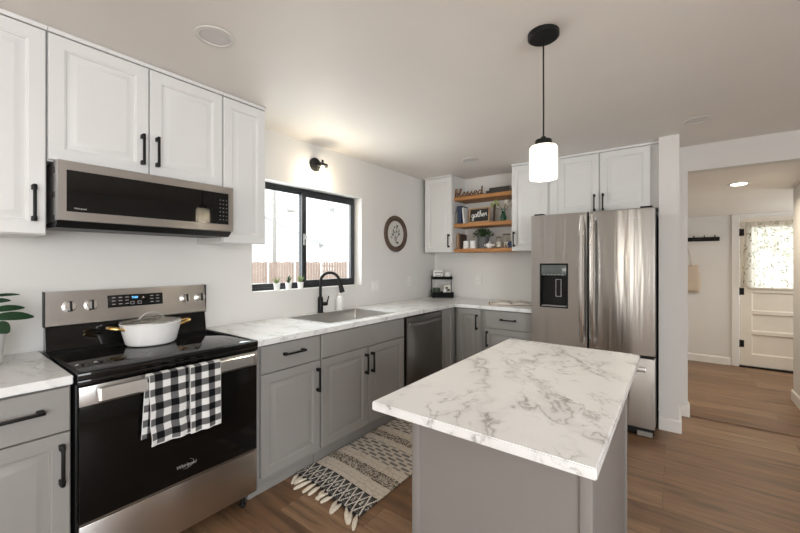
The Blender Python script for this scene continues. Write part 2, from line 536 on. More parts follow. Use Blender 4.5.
# wall with the sink window: u = y, v = z
structure('wall_left', cells(new_bm(), [-7.0, -2.575, -1.394, .12], [0, 1.127, 1.99, H],
          {(0, 0), (1, 0), (2, 0), (0, 1), (2, 1), (0, 2), (1, 2), (2, 2)}, -.16, 0, lambda u, v, w: (w, u, v)),
          M['wall'], 'warm white wall behind the range and sink', 'wall')
structure('wall_back', cells(new_bm(), [0, 2.585, 3.425, 5.4], [0, 2.148, H],
          {(0, 0), (2, 0), (0, 1), (1, 1), (2, 1)}, 0, .12, lambda u, v, w: (u, w, v)),
          M['wall'], 'warm white wall behind the fridge with wide hall opening', 'wall')
structure('wall_stub', bx(2.39, 2.524, -.435, -.0005, 0, H - .0005), M['wall'], 'short white wall end standing beside the fridge', 'wall')
structure('wall_rear', cells(new_bm(), [0, 1.8, 2.9, 5.4], [0, .7, 2.15, H],
          {(0, 0), (1, 0), (2, 0), (0, 1), (2, 1), (0, 2), (1, 2), (2, 2)}, -7.0, -6.9, lambda u, v, w: (u, w, v)),
          M['wall'], 'white wall behind the camera', 'wall')
structure('wall_right', cells(new_bm(), [-6.9, -6.7, -4.1, 0], [0, .7, 2.15, H],
          {(0, 0), (1, 0), (2, 0), (0, 1), (2, 1), (0, 2), (1, 2), (2, 2)}, 5.3, 5.4, lambda u, v, w: (w, u, v)),
          M['wall'], 'white wall to the right of the camera', 'wall')
HF = 2.385
structure('wall_hall_far', cells(new_bm(), [1.6, 3.163, 3.975, 4.7], [0, 1.935, 2.3], {(0, 0), (2, 0), (0, 1), (1, 1), (2, 1)}, HF, HF + .1,
          lambda u, v, w: (u, w, v)), M['wall'], 'white end wall of the hall around the panelled door', 'wall')
structure('wall_hall_left', bx(1.5, 1.6, .12, HF + .1, 0, 2.3), M['wall'], 'white side wall of the hall behind the fridge wall', 'wall')
structure('wall_hall_right', bx(3.425, 3.54, .1205, 1.116, 0, 2.3), M['wall'], 'white wall end at the right side of the hall', 'wall')
structure('wall_hall_end', cells(new_bm(), [.12, 1.25, 2.25, HF], [0, .85, 1.95, 2.3],
          {(0, 0), (1, 0), (2, 0), (0, 1), (2, 1), (0, 2), (1, 2), (2, 2)}, 4.6, 4.7, lambda u, v, w: (w, u, v)), M['wall'], 'white wall of the hall beyond the wall end', 'wall')
bm = new_bm()
rings_solid(bm, [[(1.5, .12, 2.149), (4.7, .12, 2.149), (4.7, .12, 2.25), (1.5, .12, 2.25)],
                 [(1.5, HF + .1, 1.965), (4.7, HF + .1, 1.965), (4.7, HF + .1, 2.1), (1.5, HF + .1, 2.1)]])
structure('ceiling_hall', bm, M['ceiling'], 'low sloping off-white ceiling of the hall', 'ceiling')

def base_prof(bm, p, q, h=.10, t=.014):
    """skirting board from p to q standing on the floor; the room lies to the right-hand side"""
    p = Vector((*p, 0)); q = Vector((*q, 0)); d = (q - p).normalized(); n = Vector((d.y, -d.x, 0))
    sec = [(0, 0), (t, 0), (t, h - .012), (t * .4, h), (0, h)]
    rings_solid(bm, [[p + n * a + Vector((0, 0, b)) for a, b in sec], [q + n * a + Vector((0, 0, b)) for a, b in sec]])
bm = new_bm(); base_prof(bm, (2.39, -.4355), (2.538, -.4355)); base_prof(bm, (2.5245, -.4355), (2.5245, 0.0))
structure('baseboard_stub', bm, M['trim'], 'white skirting board around the short wall end', 'baseboard')
bm = new_bm(); base_prof(bm, (2.538, -.0005), (2.599, -.0005)); base_prof(bm, (2.5855, 0), (2.5855, .12))
structure('baseboard_jamb', bm, M['trim'], 'white skirting board at the hall opening', 'baseboard')
bm = new_bm(); base_prof(bm, (1.6, HF - .0005), (3.085, HF - .0005))
structure('baseboard_far', bm, M['trim'], 'white skirting board along the far wall of the hall', 'baseboard')
bm = new_bm(); base_prof(bm, (3.4245, 1.13), (3.4245, .0)); base_prof(bm, (3.411, -.0005), (5.29, -.0005)); base_prof(bm, (3.54, 1.1165), (3.411, 1.1165))
structure('baseboard_right', bm, M['trim'], 'white skirting board along the wall end at the right of the hall', 'baseboard')
tr = structure('trim_1', bx(2.6, 3.41, .03, .075, .0003, .007, bev=.003), M['floor'], 'low brown threshold strip across the hall opening', 'threshold')

# kitchen window in the wall opening
win = thing('window_1', 'black framed sliding window above the sink', 'window', (-.075, 0, 0)); win['kind'] = 'structure'
def win_frame(bm, y0, y1, z0, z1, t, x0, x1, tb=None):
    tb = tb or t
    cells(bm, [y0, y0 + t, y1 - t, y1], [z0, z0 + tb, z1 - t, z1],
          {(i, j) for i in range(3) for j in range(3)} - {(1, 1)}, x0, x1, lambda u, v, w: (w, u, v))
    return bm
WY0, WY1, WZ0, WZ1 = -2.575, -1.394, 1.127, 1.99
link('frame', win_frame(new_bm(), WY0 + .001, WY1 - .001, WZ0 + .001, WZ1 - .001, .022, -.05, -.025), M['black_frame'], win, False)
fx = link('fixed_sash', win_frame(new_bm(), WY0 + .024, -2.03, WZ0 + .024, WZ1 - .024, .03, -.048, -.03), M['black_frame'], win, False)
link('pane', bx(-.041, -.037, WY0 + .053, -2.059, WZ0 + .053, WZ1 - .053), M['clear'], fx, False)
sl = link('sliding_sash', win_frame(new_bm(), -2.058, WY1 - .024, WZ0 + .024, WZ1 - .024, .045, -.029, -.005), M['black_frame'], win, False)
link('pane', bx(-.019, -.015, -2.014, WY1 - .068, WZ0 + .068, WZ1 - .068), M['clear'], sl, False)
lt = new_bm(); box(lt, -.0045, .004, -2.048, -2.026, 1.50, 1.60, .003); tube(lt, [(.004, -2.037, 1.55), (.012, -2.037, 1.55), (.014, -2.037, 1.585)], .005)
link('latch', lt, M['mark'], win)
structure('trim_2', bx(-.16, .004, WY0 + .001, WY1 - .001, 1.1275, 1.1295), M['trim'], 'white sill board of the kitchen window', 'window sill')
# unseen windows added as openings for the fill lights
def plain_window(name, f, label, zs=(.70, .75, 2.10, 2.15)):
    w = thing(name, label, 'window'); w['kind'] = 'structure'
    b = new_bm()
    cells(b, f[0], list(zs), {(i, j) for i in range(len(f[0]) - 1) for j in range(3)} - {(i, 1) for i in range(1, len(f[0]) - 2, 2)}, f[1], f[2], f[3])
    link('frame', b, M['trim'], w, False)
plain_window('added_window_rear', ([1.801, 1.84, 2.335, 2.365, 2.86, 2.899], -6.98, -6.92, lambda u, v, w: (u, w, v)), 'unseen white framed window added behind the camera for light')
plain_window('added_window_hall', ([1.251, 1.29, 1.735, 1.765, 2.21, 2.249], 4.63, 4.68, lambda u, v, w: (w, u, v)), 'unseen white framed window added at the hidden end of the hall for light', [.85, .89, 1.91, 1.95])
plain_window('added_window_right', ([-6.699, -6.65, -5.43, -5.37, -4.15, -4.101], 5.32, 5.38, lambda u, v, w: (w, u, v)), 'unseen white framed window added in the wall right of the camera for light')

# hall door with its casing
DX0, DX1, DT = 3.165, 3.973, 1.93
bm = new_bm()
box(bm, 3.09, 3.162, HF - .018, HF - .0005, 0, 1.975, .003); box(bm, 3.976, 4.05, HF - .018, HF - .0005, 0, 1.975, .003); box(bm, 3.1625, 3.9755, HF - .018, HF - .0005, 1.937, 1.975, .003)
structure('trim_3', bm, M['trim'], 'white casing around the hall door', 'door casing')
dr = thing('door_1', 'white panelled hall door with a curtained window in its upper half', 'door', (0, HF, 0)); dr['kind'] = 'structure'
zs = [.022, .17, .43, .47, .69, .73, .965, 1.03, 1.80, DT]
xs = [DX0 + .003, DX0 + .115, DX1 - .115, DX1 - .003]
bm = cells(new_bm(), xs, zs, {(i, j) for i in range(3) for j in range(9)} - {(1, 1), (1, 3), (1, 5), (1, 7)}, .0, .04, lambda u, v, w: (u, w, v))
link('slab', bm, M['door_paint'], dr, False)
for a, b_ in ((.17, .43), (.47, .69), (.73, .965)):
    link('door_panel', panel(new_bm(), DX0 + .1155, DX1 - .1155, a + .0005, b_ - .0005, .008, .02, [(0, .001), (.012, .012), (.02, .012)]), M['door_paint'], dr, False)
link('door_pane', bx(DX0 + .1155, DX1 - .1155, .018, .022, 1.0305, 1.7995), M['clear'], dr, False)
bm = new_bm(); box(bm, DX0 + .10, DX1 - .10, -.018, -.0005, 1.008, 1.03, .004)
link('window_ledge', bm, M['door_paint'], dr)
for z in (.30, .975, 1.74):
    bm = new_bm(); box(bm, DX0 - .004, DX0 + .045, -.004, -.0003, z - .045, z + .045, .001); tube(bm, [(DX0, -.007, z - .05), (DX0, -.007, z + .05)], .006)
    link('hinge', bm, M['black'], dr)
bm = lathe(new_bm(), [(.012, 0), (.012, .03), (.026, .035), (.03, .05), (.024, .064), (.008, .068)], 20)
kn = link('door_knob', xform(bm, Matrix.Translation((DX1 - .06, 0, .95)) @ Matrix.Rotation(PI / 2, 4, 'X')), M['black'], dr)
link('threshold', bx(DX0, DX1, -.03, .1, .0005, .02), M['black'], dr, False)

# ------------------------------------------------------------------ cabinets
def handle(parent, x, z, yf, L=.155, vertical=True, mat='black'):
    """square bar pull centred at (x, z) on a face at y = yf"""
    bm = new_bm(); h = L / 2; s = .0055; d = .030
    if vertical:
        box(bm, x - s, x + s, yf - d - .006, yf - d + .005, z - h, z + h, .0015)
        for q in (-1, 1): box(bm, x - .0085, x + .0085, yf - d + .002, yf + .0005, z + q * (h - .012) - .010, z + q * (h - .012) + .010, .002)
    else:
        box(bm, x - h, x + h, yf - d - .006, yf - d + .005, z - s, z + s, .0015)
        for q in (-1, 1): box(bm, x + q * (h - .012) - .010, x + q * (h - .012) + .010, yf - d + .002, yf + .0005, z - .0085, z + .0085, .002)
    return link('handle', bm, M[mat], parent)

def cabinet(name, label, cat, loc, rz, w, z0, z1, depth, fronts, mat, group, toe=False, crown=False, tb=.02, open_top=False, body_x=None):
    """local frame: x along the wall, front towards -y at y = -depth (door faces)"""
    t = thing(name, label, cat, loc, rz, group)
    bx0, bx1 = body_x or (-w / 2, w / 2)
    if open_top:    # a sink base: sides, back, bottom and face rail round an open well
        bm = new_bm()
        box(bm, bx0, bx0 + .018, -depth + tb, -.002, z0, z1); box(bm, bx1 - .018, bx1, -depth + tb, -.002, z0, z1)
        box(bm, bx0 + .018, bx1 - .018, -depth + tb, -.002, z0, z0 + .018); box(bm, bx0 + .018, bx1 - .018, -.02, -.002, z0 + .018, z1)
        box(bm, bx0 + .018, bx1 - .018, -depth + tb, -depth + tb + .018, z0 + .018, z1)
        link('body', bm, mat, t, False)
    else:
        link('body', bx(bx0, bx1, -depth + tb, -.002, z0, z1, bev=.001, seg=1), mat, t, False)
    if toe: link('toe_kick', bx(bx0 + .001, bx1 - .001, -depth + .075, -.01, .001, z0 - .0005), mat, t, False)
    if crown:
        bm = new_bm(); rings_solid(bm, [[(bx0, -.002, zz), (bx1, -.002, zz), (bx1, -depth + tb - o, zz), (bx0, -depth + tb - o, zz)] for zz, o in ((z1 + .0005, .022), (z1 + .018, .026))])
        link('top_trim', bm, mat, t, False)
    for f in fronts:
        k = f['k']
        prof = RAISED if k == 'door' else SLAB
        if k == 'door' and (f['x1'] - f['x0']) < .2: prof = [(i * .62, d) for i, d in RAISED]
        p = link('door' if k == 'door' else 'drawer', panel(new_bm(), f['x0'], f['x1'], f['z0'], f['z1'], -depth, tb - .001, prof), mat, t, True, 25)
        if 'h' in f: handle(p, f['h'][1], f['h'][2], -depth, vertical=f['h'][0] == 'v')
    return t

RA = PI / 2
gc, wc = M['grey_cab'], M['white_cab']
BG = 'grey base cabinets under the marbled worktops'
UG = 'white wall cabinets along the two walls'
def A(yc): return (0, yc, 0)

# run along the window wall (local x = world y - yc)
cabinet('base_cabinet', 'grey base cabinet with drawer and door standing under the potted plant', 'cabinet', A(-3.868), RA, .31, .10, .8825, .632,
        [dict(k='drawer', x0=-.152, x1=.152, z0=.7045, z1=.873, h=('h', 0, .800)), dict(k='door', x0=-.152, x1=.152, z0=.125, z1=.700, h=('v', .125, .585))], gc, BG, True)
cabinet('base_cabinet', 'grey base cabinet with drawer and door between the range and the sink base', 'cabinet', A(-2.704), RA, .474, .10, .8825, .632,
        [dict(k='drawer', x0=-.198, x1=.231, z0=.7145, z1=.873, h=('h', .020, .806)), dict(k='door', x0=-.198, x1=.231, z0=.125, z1=.710, h=('v', .205, .590))], gc, BG, True)
cabinet('sink_base_cabinet', 'wide grey sink cabinet with plain false drawer front above two doors', 'cabinet', A(-1.9985), RA, .931, .10, .8825, .632,
        [dict(k='drawer', x0=-.460, x1=.460, z0=.7145, z1=.873), dict(k='door', x0=-.460, x1=-.004, z0=.125, z1=.710, h=('v', -.034, .590)), dict(k='door', x0=.004, x1=.460, z0=.125, z1=.710, h=('v', .034, .590))],
        gc, BG, True, open_top=True)
cabinet('corner_base_cabinet', 'narrow grey corner panel door beside the dishwasher with no handle', 'cabinet', A(-.444), RA, .884, .10, .8825, .632,
        [dict(k='door', x0=-.440, x1=-.215, z0=.125, z1=.873)], gc, BG, True)
# run along the back wall
cabinet('base_cabinet', 'grey base cabinet with one tall door beside the inner corner of the worktop', 'cabinet', (.785, 0, 0), 0, .298, .10, .8825, .632,
        [dict(k='door', x0=-.120, x1=.138, z0=.125, z1=.873, h=('v', .100, .745))], gc, BG, True)
cabinet('base_cabinet', 'grey base cabinet with drawers beside the fridge', 'cabinet', (1.193, 0, 0), 0, .51, .10, .8825, .632,
        [dict(k='drawer', x0=-.222, x1=.238, z0=.6985, z1=.873, h=('h', .018, .793)), dict(k='door', x0=-.222, x1=.238, z0=.125, z1=.694, h=('v', -.196, .590))], gc, BG, True)

ZU, ZT = 1.468, 2.348
cabinet('wall_cabinet', 'tall white wall cabinet at the near side of the microwave', 'cabinet', A(-3.888), RA, .308, ZU, ZT, .3375,
        [dict(k='door', x0=-.152, x1=.150, z0=ZU + .003, z1=ZT - .004, h=('v', .112, 1.60))], wc, UG, crown=True)
cabinet('wall_cabinet', 'short white two-door wall cabinet above the microwave', 'cabinet', A(-3.350), RA, .764, 1.791, ZT, .3375,
        [dict(k='door', x0=-.380, x1=-.003, z0=1.797, z1=ZT - .004, h=('v', -.033, 1.919)), dict(k='door', x0=.003, x1=.380, z0=1.797, z1=ZT - .004, h=('v', .033, 1.921))], wc, UG, crown=True)
cabinet('wall_cabinet', 'tall narrow white wall cabinet between microwave and window', 'cabinet', A(-2.823), RA, .286, ZU, ZT, .3375,
        [dict(k='door', x0=-.139, x1=.139, z0=ZU + .003, z1=ZT - .004)], wc, UG, crown=True)
cabinet('wall_cabinet', 'white one-door wall cabinet in the corner beside the open shelves', 'cabinet', (.247, 0, 0), 0, .372, ZU, ZT, .3375,
        [dict(k='door', x0=-.182, x1=.182, z0=ZU + .003, z1=ZT - .004, h=('v', .152, 1.60))], wc, UG, crown=True)
cabinet('wall_cabinet', 'tall white wall cabinet between the open shelves and the fridge', 'cabinet', (1.318, 0, 0), 0, .370, ZU, ZT, .3375,
        [dict(k='door', x0=-.181, x1=.178, z0=ZU + .003, z1=ZT - .004, h=('v', -.155, 1.59))], wc, UG, crown=True)
cabinet('wall_cabinet', 'white two-door wall cabinet over the stainless fridge', 'cabinet', (1.937, 0, 0), 0, .85, 1.81, ZT, .3375,
        [dict(k='door', x0=-.345, x1=.006, z0=1.815, z1=ZT - .004, h=('v', -.030, 1.893)), dict(k='door', x0=.012, x1=.394, z0=1.815, z1=ZT - .004, h=('v', .040, 1.893))], wc, UG, crown=True, body_x=(-.432, .449))

# worktops
bm = cells(new_bm(), [.001, .648], [-4.03, -3.711], {(0, 0)}, .883, .917, lambda u, v, w: (u, v, w))
bmesh.ops.bevel(bm, geom=[e for e in bm.edges], offset=.003, segments=2, affect='EDGES')
tag(link('worktop', bm, M['marble']), 'short white marbled worktop under the potted plant', 'worktop', 'white marbled worktops')
SX0, SX1, SY0, SY1 = .092, .548, -2.315, -1.580
bm = cells(new_bm(), [.001, SX0, SX1, .648, 1.455], [-2.943, SY0, SY1, -.648, -.001],
           {(i, j) for i in range(4) for j in range(4) if (i < 3 or j == 3)} - {(1, 1)}, .883, .917, lambda u, v, w: (u, v, w))
bmesh.ops.bevel(bm, geom=[e for e in bm.edges if e.is_manifold and e.calc_face_angle(0) > .5], offset=.003, segments=2, affect='EDGES')
tag(link('worktop', bm, M['marble']), 'long L-shaped white marbled worktop holding the sink and running to the fridge', 'worktop', 'white marbled worktops')

# sink
sk = thing('kitchen_sink', 'stainless single bowl sink set into the worktop under the window', 'sink', ((SX0 + SX1) / 2, (SY0 + SY1) / 2, .917))
hw, hd = (SX1 - SX0) / 2, (SY1 - SY0) / 2
def rr(x, y, z, r, n=4):
    out = []
    for cx_, cy_, a0 in ((x - r, y - r, 0), (-x + r, y - r, 90), (-x + r, -y + r, 180), (x - r, -y + r, 270)):
        for k in range(n + 1):
            a = math.radians(a0 + 90 * k / n); out.append((cx_ + r * math.cos(a), cy_ + r * math.sin(a), z))
    return out
bm = rings_solid(new_bm(), [rr(hw + .010, hd + .010, .0005, .012), rr(hw + .010, hd + .010, .003, .012), rr(hw - .004, hd - .004, .003, .012), rr(hw - .006, hd - .006, -.002, .012),
     rr(hw - .012, hd - .012, -.185, .02), rr(hw - .03, hd - .03, -.198, .02), rr(.045, .045, -.203, .044)], False, True)
link('bowl', bm, M['sink_steel'], sk, True, 30)
link('drain', xform(lathe(new_bm(), [(.044, 0), (.044, .003), (.034, .004), (.03, .0015), (.012, .0015), (.012, .008), (.001, .009)], 24), Matrix.Translation((0, 0, -.2035))), M['chrome'], sk)

# faucet
fy = -1.962
fc = thing('faucet', 'matte black gooseneck faucet with side lever behind the sink', 'faucet', (.046, fy, .917))
link('body', lathe(new_bm(), [(.027, .0), (.027, .006), (.023, .009), (.023, .125), (.019, .135), (.015, .14)], 24), M['black'], fc)
# the neck arches out over the bowl towards the room and the corner
ad = Vector((.72, .69, 0)).normalized()
def arc(s, z): return (ad.x * s, ad.y * s, z)
pts = [arc(0, .13), arc(0, .20), arc(0, .265)]
R_ = .080
for k in range(0, 13):
    a = PI - PI * k / 12 * .92
    pts.append(arc(R_ + R_ * math.cos(a), .265 + R_ * math.sin(a)))
link('neck', tube(new_bm(), catmull(pts, 3), .0125, 14), M['black'], fc)
e = Vector(pts[-1]); dn = Vector((ad.x * .26, ad.y * .26, -1)).normalized()
link('spray_head', tube(new_bm(), [e - dn * .012, e + dn * .01, e + dn * .03, e + dn * .080, e + dn * .112, e + dn * .116], [.0135, .016, .0165, .021, .024, .017], 18), M['black'], fc)
bm = tube(new_bm(), [(.01, .015, .075), (.025, .042, .075), (.03, .052, .078)], [.017, .017, .014], 14)
tube(bm, [(.028, .048, .078), (.030, .056, .105), (.036, .064, .142)], [.009, .006, .0055], 10)
link('lever', bm, M['black'], fc)

# ------------------------------------------------------------------ range
rg = thing('range', 'freestanding stainless electric range with black glass cooktop and oven door', 'range', A(-3.323), RA)
W2 = .3785
link('body', bx(-W2, W2, -.625, -.03, .085, .894, bev=.002), M['black_plastic'], rg)
for sx in (-.34, .34):
    for sy in (-.58, -.08):
        link('foot', lathe(new_bm(), [(.018, .001), (.02, .01), (.012, .02), (.012, .0845)], 16, sx, sy), M['black_plastic'], rg)
bm = new_bm(); box(bm, -W2 - .001, W2 + .001, -.668, -.04, .8945, .921, .002)
box(bm, -W2 - .001, W2 + .001, -.6675, -.6258, .8725, .8943, .003)
ck = link('cooktop', bm, M['black_glass'], rg)
bm = cells(new_bm(), [-W2 - .0005, -W2 + .012, W2 - .012, W2 + .0005], [-.662, -.648, -.112, -.10], {(i, j) for i in range(3) for j in range(3)} - {(1, 1)}, .9212, .9235, lambda u, v, w: (u, v, w))
link('rim', bm, M['black'], ck, False)
g = G('burner_ring_print'); g.set(Base_Color=(.05, .05, .05), Roughness=.2)
def ring(bm, cx, cy, z, r, w=.003, n=48):
    a = [bm.verts.new(p) for p in circle(n, r, z, cx, cy)]; b = [bm.verts.new(p) for p in circle(n, r - w, z, cx, cy)]
    for i in range(n): bm.faces.new((a[i], a[(i + 1) % n], b[(i + 1) % n], b[i]))
for cx_, cy_, r_ in ((-.19, -.50, .105), (.19, -.50, .125), (-.19, -.24, .08), (.19, -.24, .08)):
    bm = new_bm(); ring(bm, cx_, cy_, .9216, r_); ring(bm, cx_, cy_, .9216, r_ * .6, .002); link('burner_ring', bm, g.m, ck, False)
# backguard, standing a little forward of the wall
GF = -.005
bm = new_bm()
rings_solid(bm, [[(x, -.03, .894), (x, -.085 + GF, .9205), (x, -.072 + GF, .99), (x, -.066 + GF, 1.032), (x, -.03, 1.034)] for x in (-W2 + .004, W2 - .004)])
link('backguard_base', bm, M['black_glass'], rg, False)
bm = new_bm(); rings_solid(bm, [[(x, -.03, 1.0345), (x, -.064 + GF, 1.0325), (x, -.076 + GF, 1.040), (x, -.056 + GF, 1.205), (x, -.03, 1.205)] for x in (-W2 + .0005, W2 - .0005)])
bp = link('control_panel', bm, M['mw_steel'], rg, False)
for s in (-1, 1): link('end_cap', bx(s * (W2 - .001) - .0015, s * (W2 - .001) + .0015, -.076 + GF, -.028, 1.034, 1.207, bev=.001), M['black_plastic'], bp)
tilt = Matrix.Rotation(math.atan2(.018, .149), 4, 'X')
def onpanel(bm, x, z):   # the panel face is y = -.074 at z 1.056 and y = -.056 at z 1.205
    y = GF - .074 + (z - 1.056) * .018 / .149
    return xform(bm, Matrix.Translation((x, y, z)) @ Matrix.Rotation(-math.atan2(.018, .149), 4, 'X'))
for x in (-.286, -.201, .257, .343):
    k = link('knob', onpanel(xform(lathe(new_bm(), [(.028, .0005), (.028, .005), (.025, .006), (.023, .026), (.020, .029), (.001, .029)], 28), Matrix.Rotation(PI / 2, 4, 'X')), x, 1.130), M['knob_metal'], rg)
    bm = new_bm(); box(bm, -.005, .005, -.035, -.028, -.024, .024, .0015)
    link('grip', onpanel(bm, x, 1.130), M['black_plastic'], k)
    bm = new_bm()
    for q in range(9):
        a = math.radians(-30 + q * 30); box(bm, .038 * math.cos(a) - .001, .038 * math.cos(a) + .001, -.0008, -.0001, .038 * math.sin(a) - .001, .038 * math.sin(a) + .001)
    link('dial_marks', onpanel(bm, x, 1.130), M['mark'], k, False)
dp = link('display_panel', onpanel(bx(-.132, .132, -.003, 0, -.033, .033, bev=.001), -.0, 1.140), M['black_glass'], rg)
dmat = Matrix.Translation((0, GF - .074 + (1.140 - 1.056) * .018 / .149, 1.140)) @ Matrix.Rotation(-math.atan2(.018, .149), 4, 'X')
def ondisp(s, size, mat, x, z, name='lettering'):
    me = text_mesh(s, size, .0003); me.materials.clear(); me.materials.append(mat)
    me.transform(dmat @ Matrix.Translation((x, -.0036, z)))
    o = bpy.data.objects.new(name, me); COL.objects.link(o); o.parent = dp
ondisp('9:00', .017, M['display'], -.008, .015, 'clock_digits')
for lx0 in (-.105, .075):
    bm = new_bm()
    for x in ((-.105, -.075, -.045) if lx0 < 0 else (.075, .105)):
        for z in (.019, .002, -.016): box(bm, x - .008, x + .008, -.0040, -.0034, z - .0018, z + .0018)
    link('button_legends', xform(bm, dmat), M['mark'], dp, False)
for x in (-.020, .014):
    bm = cells(new_bm(), [x - .009, x - .007, x + .007, x + .009], [-.022, -.020, -.008, -.006], {(i, k) for i in range(3) for k in range(3)} - {(1, 1)}, -.004, -.0034, lambda u, v, w: (u, w, v))
    link('button_outline', xform(bm, dmat), M['mark'], dp, False)
# oven door
dz0, dz1 = .333, .868
dr_ = link('oven_door', bx(-W2 + .004, W2 - .004, -.664, -.6255, dz0, dz1, bev=.003), M['oven_glass'], rg)
link('top_band', bx(-W2 + .003, W2 - .003, -.668, -.6645, .792, .867, bev=.001), M['steel'], dr_)
link('trim_line', bx(-W2 + .004, W2 - .004, -.667, -.6645, dz0 - .001, dz0 + .004), M['steel'], dr_, False)
bm = new_bm()
rings_solid(bm, [[(x, -.722 + a, .810), (x, -.729 + a, .816), (x, -.723 + a, .862), (x, -.714 + a, .8665), (x, -.706 + a, .858), (x, -.708 + a, .814)] for x, a in ((-W2 + .050, .006), (-W2 + .058, 0), (W2 - .058, 0), (W2 - .050, .006))])
for s in (-1, 1): box(bm, s * (W2 - .075) - .016, s * (W2 - .075) + .016, -.712, -.6685, .826, .858, .004)
link('handle', bm, M['knob_metal'], dr_, True, 30)
lettering('lettering', 'Whirlpool', .021, M['badge'], dr_, (.012, -.6646, .402), 0, .25)
bm = new_bm(); pts = [(.055 * math.cos(a) * .5, 0, .018 * math.sin(a)) for a in [math.radians(200 + 20 * k) for k in range(12)]]
tube(bm, pts, [.0003 + .0005 * math.sin(PI * k / 11) for k in range(12)], 5)
link('emblem', xform(bm, Matrix.Translation((.018, -.665, .405)) @ Matrix.Rotation(-.35, 4, 'Y')), M['badge'], dr_)
link('drawer', bx(-W2 + .004, W2 - .004, -.664, -.6255, .100, .326, bev=.003), M['steel'], rg)

# ------------------------------------------------------------------ microwave
mw = thing('microwave', 'low stainless over-range microwave with black glass door', 'microwave', A(-3.343), RA)
mW = .378; mf = -.450
link('body', bx(-mW + .004, mW - .004, -.40, -.003, 1.520, 1.787, bev=.002), M['black_plastic'], mw)
bm = new_bm(); rings_solid(bm, [[(x, -.435, 1.5265), (x, -.40, 1.5265), (x, -.40, 1.5195), (x, -.10, 1.5195), (x, -.10, 1.505), (x, -.40, 1.500)] for x in (-mW + .002, mW - .002)])
link('vent_lip', bm, M['black_plastic'], mw, False)
link('side_panel', bx(-mW + .0015, -mW + .0036, -.398, -.20, 1.525, 1.78), M['mw_steel'], mw, False)
for z in (1.54, 1.64, 1.745): link('side_bracket', bx(-mW - .0005, -mW + .0012, -.395, -.36, z - .012, z + .012), M['black'], mw, False)
bm = cells(new_bm(), [-mW, -mW + .028, mW - .027, mW], [1.528, 1.566, 1.742, 1.780], {(i, j) for i in range(3) for j in range(3)} - {(1, 1)}, mf, -.4005, lambda u, v, w: (u, w, v))
bmesh.ops.bevel(bm, geom=[e for e in bm.edges if e.is_manifold and e.calc_face_angle(0) > .5], offset=.003, segments=2, affect='EDGES')
link('front_frame', bm, M['mw_steel'], mw)
gp = link('door_glass', bx(-mW + .0285, mW - .0275, mf + .003, -.402, 1.5665, 1.7415), M['black_glass'], mw, False)
link('door_gap', bx(.272, .274, mf + .0015, mf + .0028, 1.5665, 1.7415), M['black_plastic'], gp, False)
bm = new_bm()
for i in range(3):
    for j in range(6): box(bm, .300 + i * .018, .306 + i * .018, mf + .0018, mf + .0028, 1.590 + j * .022, 1.593 + j * .022)
link('keypad_legends', bm, M['mark'], gp, False)
lettering('lettering', 'Whirlpool', .010, M['badge'], gp, (-.305, mf + .0022, 1.581), 0, .2)

# ------------------------------------------------------------------ dishwasher
dw = thing('dishwasher', 'dark stainless dishwasher between sink cabinet and corner panel', 'dishwasher', A(-1.2095), RA)
link('body', bx(-.298, .298, -.605, -.005, .10, .872), M['black_plastic'], dw, False)
link('toe_panel', bx(-.298, .298, -.56, -.02, .001, .0995), M['black_plastic'], dw, False)
d_ = link('door', bx(-.296, .296, -.640, -.6055, .115, .868, bev=.004), M['dw_steel'], dw)
bm = new_bm(); prof = []
for k in range(17):
    t = -1 + 2 * k / 16
    x = .262 * t; bow = .030 * (1 - t * t) ** .5 if abs(t) < 1 else 0
    z = .792 - .004 * (1 - abs(t))
    prof.append([(x, -.6405 - bow, z), (x, -.650 - bow, z + .002), (x, -.654 - bow, z + .015), (x, -.650 - bow, z + .028), (x, -.6405 - bow, z + .030)])
rings_solid(bm, prof)
link('handle', bm, M['dw_handle'], d_, True, 40)

# ------------------------------------------------------------------ fridge
fr = thing('refrigerator', 'stainless french-door refrigerator with water dispenser beside the white wall end', 'refrigerator', (1.9205, 0, 0))
FW = .459; fs = M['fridge_steel']
link('body', bx(-FW + .003, FW - .004, -.655, -.04, .06, 1.755, bev=.004), M['black_plastic'], fr)
HX0, HX1, HZ0, HZ1 = -.386, -.152, .957, 1.342
bm = cells(new_bm(), [-FW, HX0, HX1, -.006], [.636, HZ0, HZ1, 1.768], {(i, j) for i in range(3) for j in range(3)} - {(1, 1)}, -.732, -.6555, lambda u, v, w: (u, w, v))
ed = [e for e in bm.edges if e.is_manifold and e.calc_face_angle(0) > .5 and not all(HX0 - .01 < v.co.x < HX1 + .01 and HZ0 - .01 < v.co.z < HZ1 + .01 for v in e.verts)]
bmesh.ops.bevel(bm, geom=ed, offset=.008, segments=3, affect='EDGES')
ld = link('door', bm, fs, fr, True, 40); tag(ld, 'narrower-looking door with the dispenser recess')
rd = link('door', bx(.006, FW - .003, -.732, -.6555, .636, 1.768, bev=.008, seg=3), fs, fr, True, 40)
fd = link('freezer_drawer', bx(-FW, FW - .003, -.732, -.6555, .083, .618, bev=.008, seg=3), fs, fr, True, 40)
link('base_grille', bx(-FW + .01, FW - .01, -.690, -.6555, .022, .074, bev=.004), M['black_plastic'], fr)
link('roller_cover', bx(FW - .12, FW - .02, -.705, -.6905, .012, .05, bev=.004), M['slot'], fr)
for sx in (-.40, .40): link('foot', lathe(new_bm(), [(.02, .001), (.02, .012), (.012, .018), (.012, .0595)], 14, sx, -.62), M['black_plastic'], fr)
for a in (-.44, .36): link('hinge_cover', bx(a, a + .08, -.72, -.64, 1.7695, 1.782, bev=.004), M['black_plastic'], fr)
